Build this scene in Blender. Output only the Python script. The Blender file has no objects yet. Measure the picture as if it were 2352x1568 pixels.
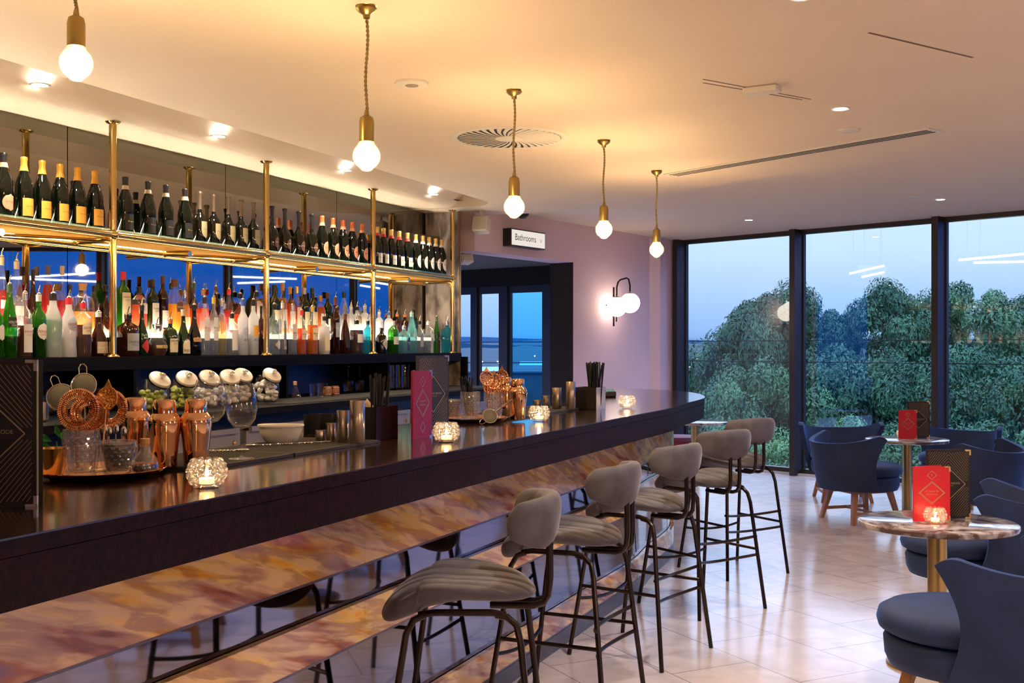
import bpy, math, random
from mathutils import Vector, Matrix
random.seed(7)
SC = bpy.context.scene
COL = SC.collection
PI = math.pi
# ---------------------------------------------------------------- camera
F = 2540.0          # focal length in pixels of a 2352 px wide frame
HC = 1.46           # eye height
HY = 796.0          # horizon row
cd = bpy.data.cameras.new('camera'); cam = bpy.data.objects.new('camera', cd); COL.objects.link(cam)
cam.location = (0, 0, HC); cam.rotation_euler = (PI/2, 0, 0)
cd.sensor_width = 36.0; cd.lens = 36.0*F/2352.0; cd.shift_y = (HY-784.0)/2352.0
cd.clip_end = 3000; cd.clip_start = 0.05
SC.camera = cam
# ---------------------------------------------------------------- colour management, bounces
SC.view_settings.view_transform = 'Standard'; SC.view_settings.look = 'None'
SC.view_settings.gamma = 1.0; SC.view_settings.exposure = 0.85; SC.view_settings.use_curve_mapping = False
cy = SC.cycles
cy.max_bounces = 9; cy.diffuse_bounces = 4; cy.glossy_bounces = 5; cy.transmission_bounces = 8; cy.transparent_max_bounces = 28
cy.sample_clamp_indirect = 3.0; cy.sample_clamp_direct = 0.0; cy.caustics_reflective = False; cy.caustics_refractive = False
cy.use_denoising = True
# ---------------------------------------------------------------- dusk sky
W = bpy.data.worlds.new('dusk_sky'); SC.world = W; W.use_nodes = True
nt = W.node_tree; nt.nodes.clear()
def N(t, typ, **k):
    n = t.nodes.new(typ)
    for a, b in k.items():
        if a == 'inp':
            for c, d in b.items(): n.inputs[c].default_value = d
        else: setattr(n, a, b)
    return n
def ramp(t, stops, interp='LINEAR'):
    r = t.nodes.new('ShaderNodeValToRGB'); cr = r.color_ramp; cr.interpolation = interp
    while len(cr.elements) < len(stops): cr.elements.new(0.5)
    for e, (p, c) in zip(cr.elements, stops):
        e.position = p; e.color = tuple(c)+(1,) if len(c) == 3 else c
    return r
tc = N(nt, 'ShaderNodeTexCoord'); sx = N(nt, 'ShaderNodeSeparateXYZ'); nt.links.new(tc.outputs['Generated'], sx.inputs[0])
elev = N(nt, 'ShaderNodeMapRange', inp={1: -0.05, 2: 0.45, 3: 0.0, 4: 1.0}); nt.links.new(sx.outputs['Z'], elev.inputs[0])
glow = ramp(nt, [(0.0, (0.03, 0.05, 0.08)), (0.095, (0.10, 0.2, 0.36)), (0.12, (0.30, 0.52, 0.92)), (0.26, (0.60, 0.82, 1.12)), (0.36, (0.70, 0.90, 1.18)), (0.55, (1.7, 2.3, 3.6)), (1.0, (2.2, 3.1, 5.0))])
deep = ramp(nt, [(0.0, (0.01, 0.02, 0.05)), (0.1, (0.003, 0.19, 1.15)), (0.36, (0.003, 0.22, 1.35)), (0.6, (1.1, 1.6, 3.0)), (1.0, (1.7, 2.5, 4.4))])
nt.links.new(elev.outputs[0], glow.inputs[0]); nt.links.new(elev.outputs[0], deep.inputs[0])
dt = N(nt, 'ShaderNodeVectorMath', operation='DOT_PRODUCT'); dt.inputs[1].default_value = (math.sin(math.radians(13)), math.cos(math.radians(13)), 0)
nt.links.new(tc.outputs['Generated'], dt.inputs[0])
az = N(nt, 'ShaderNodeMapRange', interpolation_type='SMOOTHSTEP', inp={1: 0.80, 2: 0.955, 3: 0.0, 4: 1.0}); nt.links.new(dt.outputs['Value'], az.inputs[0])
mx = N(nt, 'ShaderNodeMix', data_type='RGBA'); nt.links.new(az.outputs[0], mx.inputs[0]); nt.links.new(deep.outputs[0], mx.inputs[6]); nt.links.new(glow.outputs[0], mx.inputs[7])
bg = N(nt, 'ShaderNodeBackground', inp={1: 0.62}); nt.links.new(mx.outputs[2], bg.inputs[0])
wo = N(nt, 'ShaderNodeOutputWorld'); nt.links.new(bg.outputs[0], wo.inputs[0])
# ---------------------------------------------------------------- shared helpers
def light(name, typ, loc, energy, color, parent=None, rot=(0, 0, 0), **k):
    l = bpy.data.lights.new(name, typ); l.energy = energy; l.color = color
    for a, b in k.items(): setattr(l, a, b)
    o = bpy.data.objects.new(name, l); COL.objects.link(o); o.location = loc; o.rotation_euler = rot
    if parent: o.parent = parent
    return o
# bar frame of reference: O is on the guests' edge of the bar top, u runs along it, v goes back to the mirror
OX, OY = -0.943, 2.036
UX, UY, VX, VY = 0.391, 0.920, -0.920, 0.391
BANG = math.atan2(UY, UX)
def B(t, v, z=0.0): return Vector((OX+UX*t+VX*v, OY+UY*t+VY*v, z))
def T(px, v):
    s = (px-1176.0)/F; ox = OX+VX*v; oy = OY+VY*v
    return (s*oy-ox)/(UX-UY*s)
def G(px, py, z=0.0):
    y = F*(HC-z)/(py-HY); return Vector(((px-1176.0)/F*y, y, z))
def ZY(py, y): return HC+(HY-py)/F*y
ZB = 1.105   # bar top
# ---------------------------------------------------------------- materials
MATS = {}
def P(name, col, rough=0.5, metal=0.0, **k):
    if name in MATS: return MATS[name]
    m = bpy.data.materials.new(name); m.use_nodes = True; b = m.node_tree.nodes['Principled BSDF']
    b.inputs['Base Color'].default_value = (*col, 1); b.inputs['Roughness'].default_value = rough; b.inputs['Metallic'].default_value = metal
    for a, v in k.items(): b.inputs[a.replace('_', ' ')].default_value = v
    MATS[name] = m; return m
def bsdf(m): return m.node_tree.nodes['Principled BSDF']
def E(name, col, strength):
    if name in MATS: return MATS[name]
    m = bpy.data.materials.new(name); m.use_nodes = True; t = m.node_tree; t.nodes.clear()
    e = N(t, 'ShaderNodeEmission', inp={0: (*col, 1), 1: strength}); o = N(t, 'ShaderNodeOutputMaterial'); t.links.new(e.outputs[0], o.inputs[0])
    MATS[name] = m; return m
def GL(name, col, ior=1.45, body=0.0, bcol=None, rough=0.02, glow=None):
    """thin glass: see-through tint, clear-coat reflection by Fresnel, and a share of light-scattering body"""
    if name in MATS: return MATS[name]
    m = bpy.data.materials.new(name); m.use_nodes = True; t = m.node_tree; t.nodes.clear()
    tr = N(t, 'ShaderNodeBsdfTransparent', inp={0: (*col, 1)}); cur = tr.outputs[0]
    if body > 0:
        bc = bcol or col
        d = N(t, 'ShaderNodeBsdfDiffuse', inp={0: (*bc, 1)}); tl = N(t, 'ShaderNodeBsdfTranslucent', inp={0: (*bc, 1)})
        m1 = N(t, 'ShaderNodeMixShader', inp={0: 0.55}); t.links.new(d.outputs[0], m1.inputs[1]); t.links.new(tl.outputs[0], m1.inputs[2])
        m2 = N(t, 'ShaderNodeMixShader', inp={0: body}); t.links.new(cur, m2.inputs[1]); t.links.new(m1.outputs[0], m2.inputs[2]); cur = m2.outputs[0]
    ge = N(t, 'ShaderNodeNewGeometry'); ri = N(t, 'ShaderNodeMapRange', inp={1: 0.0, 2: 1.0, 3: ior, 4: 1.0/ior}); t.links.new(ge.outputs['Backfacing'], ri.inputs[0])
    fr = N(t, 'ShaderNodeFresnel'); t.links.new(ri.outputs[0], fr.inputs[0]); gl = N(t, 'ShaderNodeBsdfGlossy', inp={0: (1, 1, 1, 1), 1: rough})
    m3 = N(t, 'ShaderNodeMixShader'); t.links.new(fr.outputs[0], m3.inputs[0]); t.links.new(cur, m3.inputs[1]); t.links.new(gl.outputs[0], m3.inputs[2])
    o = N(t, 'ShaderNodeOutputMaterial'); t.links.new(m3.outputs[0], o.inputs[0])
    MATS[name] = m; return m
def tex(m, kind='noise', scale=8, c1=(0, 0, 0), c2=(1, 1, 1), detail=4, dist=0.0, pos=(0.35, 0.65), stretch=(1, 1, 1), rot=(0, 0, 0), bump=0.0, rough=None, obj=True):
    t = m.node_tree; b = bsdf(m)
    co = N(t, 'ShaderNodeTexCoord'); mp = N(t, 'ShaderNodeMapping'); mp.inputs['Scale'].default_value = stretch; mp.inputs['Rotation'].default_value = rot
    t.links.new(co.outputs['Object' if obj else 'Generated'], mp.inputs[0])
    if kind == 'noise': n = N(t, 'ShaderNodeTexNoise', inp={'Scale': scale, 'Detail': detail, 'Distortion': dist})
    elif kind == 'wave': n = N(t, 'ShaderNodeTexWave', inp={'Scale': scale, 'Detail': detail, 'Distortion': dist})
    else: n = N(t, 'ShaderNodeTexVoronoi', inp={'Scale': scale})
    t.links.new(mp.outputs[0], n.inputs['Vector'])
    fac = n.outputs['Fac'] if kind != 'voronoi' else n.outputs['Distance']
    r = ramp(t, [(pos[0], c1), (pos[1], c2)]); t.links.new(fac, r.inputs[0]); t.links.new(r.outputs[0], b.inputs['Base Color'])
    if bump:
        bp = N(t, 'ShaderNodeBump', inp={'Strength': bump, 'Distance': 0.01}); t.links.new(fac, bp.inputs['Height']); t.links.new(bp.outputs[0], b.inputs['Normal'])
    return m
# ---------------------------------------------------------------- mesh builder
class MB:
    def __init__(s): s.v = []; s.f = []
    def add(s, vs, fs):
        n = len(s.v); s.v += [tuple(p) for p in vs]; s.f += [tuple(i+n for i in f) for f in fs]; return s
    def box(s, x0, x1, y0, y1, z0, z1, M=None, bev=0.0):
        vs = [(x, y, z) for z in (z0, z1) for y in (y0, y1) for x in (x0, x1)]
        if bev:
            b = min(bev, (x1-x0)*.45, (y1-y0)*.45, (z1-z0)*.45)
            vs = []; 
            for sz, z in ((-1, z0), (1, z1)):
                for sy, y in ((-1, y0), (1, y1)):
                    for sx_, x in ((-1, x0), (1, x1)):
                        vs += [(x, y-sy*b, z-sz*b), (x-sx_*b, y, z-sz*b), (x-sx_*b, y-sy*b, z)]
            import itertools
            c = lambda i, j, k, a: (i+2*j+4*k)*3+a
            fs = []
            fs += [(c(i, 0, 0, 0), c(i, 1, 0, 0), c(i, 1, 1, 0), c(i, 0, 1, 0)) for i in (0, 1)]
            fs += [(c(0, j, 0, 1), c(1, j, 0, 1), c(1, j, 1, 1), c(0, j, 1, 1)) for j in (0, 1)]
            fs += [(c(0, 0, k, 2), c(1, 0, k, 2), c(1, 1, k, 2), c(0, 1, k, 2)) for k in (0, 1)]
            for i in (0, 1):
                for j in (0, 1): fs.append((c(i, j, 0, 0), c(i, j, 1, 0), c(i, j, 1, 1), c(i, j, 0, 1)))
                for k in (0, 1): fs.append((c(i, 0, k, 0), c(i, 1, k, 0), c(i, 1, k, 2), c(i, 0, k, 2)))
            for j in (0, 1):
                for k in (0, 1): fs.append((c(0, j, k, 1), c(1, j, k, 1), c(1, j, k, 2), c(0, j, k, 2)))
            for i in (0, 1):
                for j in (0, 1):
                    for k in (0, 1): fs.append((c(i, j, k, 0), c(i, j, k, 1), c(i, j, k, 2)))
        else:
            fs = [(0, 1, 3, 2), (4, 6, 7, 5), (0, 4, 5, 1), (2, 3, 7, 6), (0, 2, 6, 4), (1, 5, 7, 3)]
        if M is not None: vs = [M @ Vector(p) for p in vs]
        return s.add(vs, fs)
    def lathe(s, prof, seg=24, c=(0, 0, 0), M=None, sup=2.0, sx=1.0, sy=1.0, rf=None, closed=True):
        """prof: (r, z) pairs bottom to top; sup>2 squares the section"""
        vs = []; fs = []
        for (r, z) in prof:
            for k in range(seg):
                a = 2*PI*k/seg; ca, sa = math.cos(a), math.sin(a)
                q = (abs(ca)**sup+abs(sa)**sup)**(-1.0/sup) if sup != 2.0 else 1.0
                rr = r*q*(rf(a, z) if rf else 1)
                vs.append((c[0]+rr*ca*sx, c[1]+rr*sa*sy, c[2]+z))
        n = len(prof)
        for i in range(n-1):
            for k in range(seg):
                k2 = (k+1) % seg; fs.append((i*seg+k, i*seg+k2, (i+1)*seg+k2, (i+1)*seg+k))
        if closed:
            if prof[0][0] > 1e-6: fs.append(tuple(reversed(range(seg))))
            if prof[-1][0] > 1e-6: fs.append(tuple((n-1)*seg+k for k in range(seg)))
        if M is not None: vs = [M @ Vector(p) for p in vs]
        return s.add(vs, fs)
    def tube(s, pts, r, seg=8, closed=False, caps=True):
        pts = [Vector(p) for p in pts]; n = len(pts); vs = []; fs = []; up = None
        rs = r if isinstance(r, (list, tuple)) else [r]*n
        for i, p in enumerate(pts):
            a = pts[(i-1) % n] if (closed or i > 0) else p; b = pts[(i+1) % n] if (closed or i < n-1) else p
            d = (b-a); d = d.normalized() if d.length > 1e-9 else Vector((0, 0, 1))
            if up is None:
                up = Vector((0, 0, 1)) if abs(d.z) < .9 else Vector((1, 0, 0))
            sd = d.cross(up); sd = sd.normalized() if sd.length > 1e-6 else d.orthogonal().normalized()
            up = sd.cross(d).normalized()
            for k in range(seg):
                g = 2*PI*k/seg; vs.append(p+sd*math.cos(g)*rs[i]+up*math.sin(g)*rs[i])
        m = n if closed else n-1
        for i in range(m):
            j = (i+1) % n
            for k in range(seg):
                k2 = (k+1) % seg; fs.append((i*seg+k, i*seg+k2, j*seg+k2, j*seg+k))
        if caps and not closed: fs.append(tuple(reversed(range(seg)))); fs.append(tuple((n-1)*seg+k for k in range(seg)))
        return s.add(vs, fs)
    def ball(s, c, r, seg=10, ring=6, sz=1.0):
        return s.lathe([(r*math.sin(PI*i/ring) if 0 < i < ring else 1e-7, -r*sz*math.cos(PI*i/ring)) for i in range(ring+1)], seg, c)
    def prism(s, poly, z0, z1):
        n = len(poly); vs = [(p[0], p[1], z0) for p in poly]+[(p[0], p[1], z1) for p in poly]
        fs = [tuple(reversed(range(n))), tuple(range(n, 2*n))]+[(i, (i+1) % n, n+(i+1) % n, n+i) for i in range(n)]
        return s.add(vs, fs)
    def ribbon(s, path, z0, z1, th):
        """upright wall band along an open xy path, thickness th to the path's left"""
        n = len(path); off = []
        for i in range(n):
            a = Vector(path[max(0, i-1)][:2]); b = Vector(path[min(n-1, i+1)][:2]); d = (b-a).normalized(); off.append(Vector((-d.y, d.x)))
        vs = []
        for i, p in enumerate(path):
            q = Vector(p[:2])+off[i]*th
            vs += [(p[0], p[1], z0), (p[0], p[1], z1), (q.x, q.y, z1), (q.x, q.y, z0)]
        fs = []
        for i in range(n-1):
            for k in range(4): fs.append((i*4+k, (i+1)*4+k, (i+1)*4+(k+1) % 4, i*4+(k+1) % 4))
        fs += [(0, 1, 2, 3), tuple(reversed([(n-1)*4+k for k in range(4)]))]
        return s.add(vs, fs)
    def grid(s, nu, nv, fn, wrap=False):
        vs = [fn(i/(nu-1), j/(nv-1)) for j in range(nv) for i in range(nu)]
        fs = [(j*nu+i, j*nu+i+1, (j+1)*nu+i+1, (j+1)*nu+i) for j in range(nv-1) for i in range(nu-1)]
        return s.add(vs, fs)
def link(name, me, parent=None):
    o = bpy.data.objects.new(name, me); COL.objects.link(o)
    if parent is not None: o.parent = parent
    return o
def obj(name, mb, mat, parent=None, ang=35, recalc=True):
    me = bpy.data.meshes.new(name); me.from_pydata(mb.v, [], mb.f)
    if recalc:
        import bmesh
        bm = bmesh.new(); bm.from_mesh(me); bmesh.ops.recalc_face_normals(bm, faces=bm.faces); bm.to_mesh(me); bm.free()
    me.materials.append(mat)
    if ang is not None:
        me.shade_smooth(); me.set_sharp_from_angle(angle=math.radians(ang))
    return link(name, me, parent)
def tag(o, label, cat=None, group=None, kind=None):
    o['label'] = label
    if cat: o['category'] = cat
    if group: o['group'] = group
    if kind: o['kind'] = kind
    return o
def thing(name, label, cat, loc=(0, 0, 0), rotz=0.0, group=None):
    o = bpy.data.objects.new(name, None); COL.objects.link(o); o.location = loc; o.rotation_euler = (0, 0, rotz)
    return tag(o, label, cat, group)
def struct(name, mb, mat, parent=None, ang=35):
    o = obj(name, mb, mat, parent, ang)
    if parent is None: o['kind'] = 'structure'
    return o
def dup(root, loc=None, rotz=None, label=None, group=None, scale=None):
    def rec(o, par):
        c = o.copy(); COL.objects.link(c); c.parent = par
        for ch in KIDS.get(o.name, list(o.children)): rec(ch, c)
        return c
    r = rec(root, None)
    if loc is not None: r.location = loc
    if rotz is not None: r.rotation_euler = (0, 0, rotz)
    if scale is not None: r.scale = scale if isinstance(scale, tuple) else (scale,)*3
    if label: r['label'] = label
    if group: r['group'] = group
    return r
KIDS = {}
TXT = {}
def text(s, w=None, h=None, spacing=1.0):
    """lettering outline as (verts, faces), centred, scaled to width w or height h"""
    key = (s, spacing)
    if key not in TXT:
        c = bpy.data.curves.new('t', 'FONT'); c.body = s; c.resolution_u = 3; c.align_x = 'CENTER'; c.space_character = spacing
        o = bpy.data.objects.new('t', c); me = o.to_mesh(); vs = [tuple(v.co) for v in me.vertices]; fs = [tuple(p.vertices) for p in me.polygons]
        o.to_mesh_clear(); bpy.data.objects.remove(o); bpy.data.curves.remove(c)
        xs = [v[0] for v in vs]; ys = [v[1] for v in vs]; cx = (min(xs)+max(xs))/2; cyy = (min(ys)+max(ys))/2
        TXT[key] = ([(v[0]-cx, v[1]-cyy) for v in vs], fs, max(xs)-min(xs), max(ys)-min(ys))
    vs, fs, W0, H0 = TXT[key]
    kx = (w/W0) if w else h/H0; ky = (h/H0) if h else kx
    if w is None: kx = ky
    return [(x*kx, y*ky) for x, y in vs], fs
# ================================================================ ROOM
WX, WY, WDX, WDY = 2.10, 13.90, 0.6815, -0.7318      # window wall: start and direction
def Wn(t, d=0.0, z=0.0): return Vector((WX+WDX*t+0.7318*d, WY+WDY*t+0.6815*d, z))   # d grows outward
KX, KY, KDX, KDY = 0.287, 11.40, 0.573, 0.8195        # pink wall
def K(k, d=0.0, z=0.0): return Vector((KX+KDX*k-KDY*d, KY+KDY*k+KDX*d, z))          # d grows behind the wall
m_floor = P('limestone_tiles', (0.72, 0.58, 0.54), 0.16)
t_ = m_floor.node_tree; b_ = bsdf(m_floor)
co = N(t_, 'ShaderNodeTexCoord'); mp = N(t_, 'ShaderNodeMapping'); mp.inputs['Rotation'].default_value = (0, 0, -math.radians(116.5)); mp.inputs['Location'].default_value = (0.1, 0.26, 0)
br = N(t_, 'ShaderNodeTexBrick', offset=0.5, inp={'Scale': 1.0, 'Brick Width': 0.70, 'Row Height': 0.43, 'Mortar Size': 0.0028, 'Mortar Smooth': 0.2, 'Color1': (0.72, 0.65, 0.67, 1), 'Color2': (0.66, 0.59, 0.61, 1), 'Mortar': (0.30, 0.22, 0.2, 1), 'Bias': 0.0})
no = N(t_, 'ShaderNodeTexNoise', inp={'Scale': 7.0, 'Detail': 7.0, 'Distortion': 0.8}); rr = ramp(t_, [(0.35, (1.05, 1.03, 1.0)), (0.72, (0.84, 0.80, 0.78))])
mm = N(t_, 'ShaderNodeMix', data_type='RGBA', blend_type='MULTIPLY', inp={0: 1.0})
t_.links.new(co.outputs['Object'], mp.inputs[0]); t_.links.new(mp.outputs[0], br.inputs['Vector']); t_.links.new(co.outputs['Object'], no.inputs['Vector'])
t_.links.new(no.outputs['Fac'], rr.inputs[0]); t_.links.new(br.outputs['Color'], mm.inputs[6]); t_.links.new(rr.outputs[0], mm.inputs[7]); t_.links.new(mm.outputs[2], b_.inputs['Base Color'])
m_ceil = tex(P('ceiling_paint', (0.8, 0.66, 0.55), 0.75), 'noise', 1.3, (0.80, 0.67, 0.555), (0.77, 0.64, 0.53), 3)
m_pink = tex(P('pink_paint', (0.72, 0.52, 0.56), 0.8), 'noise', 1.0, (0.72, 0.53, 0.58), (0.69, 0.50, 0.55), 3)
m_dark = P('dark_bronze_paint', (0.012, 0.009, 0.007), 0.6, 0, Specular_IOR_Level=.15)
m_black = P('black_lacquer', (0.004, 0.0035, 0.005), 0.35)
m_frame = P('bronze_anodised_frame', (0.045, 0.035, 0.032), 0.4, 0.5)
m_wglass = GL('window_glass', (0.96, 0.98, 0.99), 1.5)
m_offw = P('off_white_plastic', (0.72, 0.66, 0.58), 0.5)

room = [(-9, -6), (10.96, -6), (10.96, 4.39), Wn(0.0)[:2], K(2.38)[:2], K(-2.4)[:2], (-2.6, 10.0), (-9, 6)]
struct('floor', MB().prism([(-9, -6), (10.96, -6), (10.98, 4.35), Wn(0.0, .06)[:2], (2.05, 14.1), (-3, 14.4), (-9, 8)], -0.2, 0.0), m_floor)
struct('ceiling', MB().prism([(-9, -6), (11.1, -6), (11.1, 4.5), Wn(0.0, .15)[:2], K(2.5, .2)[:2], K(-2.6, .2)[:2], (-9, 6)], 2.91, 3.0), m_ceil)
struct('ceiling', MB().prism([(8.79, -6), (11.1, -6), (11.1, 4.5), Wn(0.0, .15)[:2], K(2.5, .2)[:2], K(-2.6, .2)[:2], (-1.6, 10.6), (-0.9, 10.9), (0.16, 10.52), (8.79, -0.49)], 2.79, 2.91), m_ceil)
tip = [B(7.3, 2.32)[:2], B(7.45, 2.37)[:2], B(7.56, 2.46)[:2], B(7.6, 2.6)[:2]]
struct('ceiling', MB().prism([(-5.4, -6), (8.8, -6), (8.8, -0.48), (0.16, 10.54), (-0.9, 10.9), (-1.6, 10.6)]+[B(7.6, 3.3)[:2]]+tip[::-1]+[B(-6, 2.32)[:2]], 2.73, 2.91), m_ceil)
cp = [(3.42, 2.735), (2.86, 2.735), (2.82, 2.740), (2.78, 2.757), (2.74, 2.79), (2.70, 2.83), (2.66, 2.862), (2.60, 2.885), (2.45, 2.90), (2.28, 2.903)]
struct('ceiling', MB().grid(2, len(cp), lambda a, b: B(-6+13.7*a, cp[int(round(b*(len(cp)-1)))][0], cp[int(round(b*(len(cp)-1)))][1])), m_ceil, ang=60)
# walls
mb = MB(); mb.ribbon([K(0.646), K(2.40)], 0, 2.79, 0.28); struct('wall_back', mb, m_pink)
mb = MB(); mb.ribbon([K(-1.12), K(0.646)], 2.37, 2.79, 0.28); struct('wall_header', mb, m_pink)
mb = MB(); mb.ribbon([K(2.40), (1.80, 13.42), (1.80, 13.60), Wn(-.02)], 0, 2.79, 0.12); struct('wall_corner', mb, m_pink)
mb = MB(); mb.ribbon([K(0.640), K(0.641, .29)], 0, 2.37, -0.012); struct('trim_1', mb, P('taupe_jamb', (.03, .025, .022), .8, 0, Specular_IOR_Level=.1))
def wallbox(name, a, b, th, z0, z1, mat): 
    mb = MB(); mb.ribbon([a, b], z0, z1, th); return struct(name, mb, mat)
wallbox('wall_behind_mirror', B(-6, 3.22), B(8.05, 3.22), 0.2, 0, 2.79, m_dark)
wallbox('wall_left', (-6.45, -6), (-6.45, 0.6), 0.2, 0, 2.79, m_pink)
wallbox('wall_rear', (-6.6, -5.9), (10.96, -5.9), -0.2, 0, 2.79, m_pink)
wallbox('wall_right', (10.96, -6), (10.96, 4.39), -0.2, 0, 2.79, m_pink)
# lobby beyond the opening
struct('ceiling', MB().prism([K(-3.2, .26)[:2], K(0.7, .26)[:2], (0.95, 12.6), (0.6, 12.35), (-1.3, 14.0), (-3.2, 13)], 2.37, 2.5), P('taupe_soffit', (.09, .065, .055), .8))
D0 = Vector((-1.3, 13.75)); D1 = Vector((0.62, 12.28)); DD = (D1-D0).normalized(); DL = (D1-D0).length
def Dp(s, d=0.0): return D0+DD*s+Vector((-DD.y, DD.x))*d
def Ds(px):
    k = (px-1176)/F; return (k*D0.y-D0.x)/(DD.x-k*DD.y)
def vbar(mb, P_, s0, s1, d0, d1, z0, z1):
    a = P_(s0, d0); b = P_(s1, d0); c = P_(s1, d1); d = P_(s0, d1)
    mb.prism([a[:2], b[:2], c[:2], d[:2]], z0, z1)
mb = MB(); vbar(mb, Dp, -0.8, DL+.1, -.04, .08, 2.16, 2.37); struct('wall_lobby_header', mb, m_dark)
for i, (a, b) in enumerate([(1085, 1098), (1150, 1168), (1250, 1271)]):
    mb = MB(); vbar(mb, Dp, Ds(a), Ds(b), -.03, .05, 0, 2.16); struct('trim_%d' % (i+2), mb, m_frame)
for i, (a, b) in enumerate([(1020, 1085), (1098, 1150), (1168, 1250)]):
    s0, s1 = Ds(a), Ds(b)
    door = struct('door_%d' % (i+1), (lambda q: (vbar(q, Dp, s0, s1, 0, .04, 0, .1), vbar(q, Dp, s0, s1, 0, .04, 2.08, 2.16), vbar(q, Dp, s0, s0+.03, 0, .04, .1, 2.08), vbar(q, Dp, s1-.03, s1, 0, .04, .1, 2.08), q)[-1])(MB()), m_frame)
    mb = MB(); vbar(mb, Dp, s0+.03, s1-.03, .018, .024, .1, 2.08)
    obj('door_glass', mb, m_wglass if i != 2 else GL('teal_solar_glass', (0.45, 0.86, 1.0), 1.5), door)
    if i == 2:
        obj('door_handle', MB().box(-.02, .02, -.02, .0, -.04, .04, Matrix.Translation((*Dp(s0+.02, -.01), 0.98))), P('brushed_steel', (.6, .58, .55), .3, 1), door)
# ---------------------------------------------------------------- windows
mull = [0.06+1.68*i for i in range(8)]
for i, t in enumerate(mull):
    mb = MB(); vbar(mb, Wn, t-.035, t+.035, -.16, .05, 0, 2.79); vbar(mb, Wn, t-.05, t+.05, .0, .05, 0, 2.79)
    struct('trim_%d' % (i+5), mb, m_frame)
for i in range(7):
    a, b = mull[i]+.035, mull[i+1]-.035
    mb = MB(); vbar(mb, Wn, a, b, -.03, .05, 0.0, .07); vbar(mb, Wn, a, b, -.03, .05, 2.74, 2.79)
    w = struct('window_%d' % (i+1), mb, m_frame)
    mb = MB(); vbar(mb, Wn, a, b, .008, .016, .07, 2.74); obj('window_glass', mb, m_wglass, w)
    mb = MB(); vbar(mb, Wn, a, b, -.10, -.03, 0.0, .022); obj('window_sill', mb, P('pale_sill', (.5, .5, .55), .3), w)
    mb = MB()
    for z in (1.53, 1.285): mb.tube([Wn(a, .09, z), Wn(b, .09, z)], .006, 6)
    obj('guard_rail', mb, m_black, w)
    if i == 0:
        tv, tf = text('BRASSERIE ABODE', w=0.66, h=.045)
        tc_ = (Wn(a, 0)+Wn(b, 0))/2; tc_ = Wn(0.06+.80, 0.004)
        mb = MB(); mb.add([(tc_.x+WDX*x, tc_.y+WDY*x, 1.405+y) for x, y in tv], tf)
        o = obj('window_lettering', mb, P('smoke_lettering', (.03, .04, .05), .6), w, ang=None, recalc=False)
        tag(o, 'dark capital lettering on the glass')
# wall where the window wall stops, beyond the frame
wallbox('wall_window_end', Wn(mull[-1]+.05), (10.96, 4.39), .15, 0, 2.79, m_pink)
# ================================================================ OUTSIDE
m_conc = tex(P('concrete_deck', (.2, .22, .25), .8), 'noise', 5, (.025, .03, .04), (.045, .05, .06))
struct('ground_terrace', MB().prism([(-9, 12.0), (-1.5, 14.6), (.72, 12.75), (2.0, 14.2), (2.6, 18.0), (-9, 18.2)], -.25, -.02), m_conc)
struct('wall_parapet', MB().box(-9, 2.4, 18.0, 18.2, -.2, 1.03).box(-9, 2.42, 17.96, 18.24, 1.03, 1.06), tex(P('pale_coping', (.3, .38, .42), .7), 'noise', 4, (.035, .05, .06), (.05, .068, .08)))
t = thing('terrace_railing', 'thin dark two-bar railing above the terrace parapet outside the doors', 'railing', (-3.3, 18.1, 1.06))
mb = MB()
for z in (.14, .48): mb.tube([(-5.6, 0, z), (5.6, 0, z)], .012, 6)
obj('rail', mb, m_black, t)
for x in (-5.4, -2.7, 0, 2.7, 5.4): obj('post', MB().tube([(x, 0, 0), (x, 0, .49)], .015, 6), m_black, t)
def terr(u, w):
    y = 26*(100**w); x = (u-.5)*2.6*y
    base = -13-0.25*math.sin(x*.02)
    far = max(0.0, (w-.62)/.38)
    h = base+far*far*(3*math.sqrt(0)+26+5*math.sin(x*.004+1)+3*math.sin(x*.011)+2*math.sin(x*.031))+random.uniform(-1, 1)*(.6+1.2*far)*min(1, y/300)
    return (x, y, h)
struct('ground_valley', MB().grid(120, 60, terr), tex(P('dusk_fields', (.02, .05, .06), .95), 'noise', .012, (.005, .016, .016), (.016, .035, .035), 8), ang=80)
# hazy wooded ridge
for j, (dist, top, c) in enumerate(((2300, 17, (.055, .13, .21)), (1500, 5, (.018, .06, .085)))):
    pts = []; n = 90
    for i in range(n+1):
        x = (i/n-.5)*2.4*dist; pts.append((x, top+3.5*math.sin(i*.33+j)+2.2*math.sin(i*.9+2*j)+random.uniform(-1, 1)))
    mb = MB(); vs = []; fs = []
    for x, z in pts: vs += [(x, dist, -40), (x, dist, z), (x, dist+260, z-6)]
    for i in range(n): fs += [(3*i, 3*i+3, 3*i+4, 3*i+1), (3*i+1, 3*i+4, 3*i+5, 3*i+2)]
    struct('hill_ridge', mb.add(vs, fs), P('hazy_hill_%d' % j, c, 1.0), ang=80)
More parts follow.
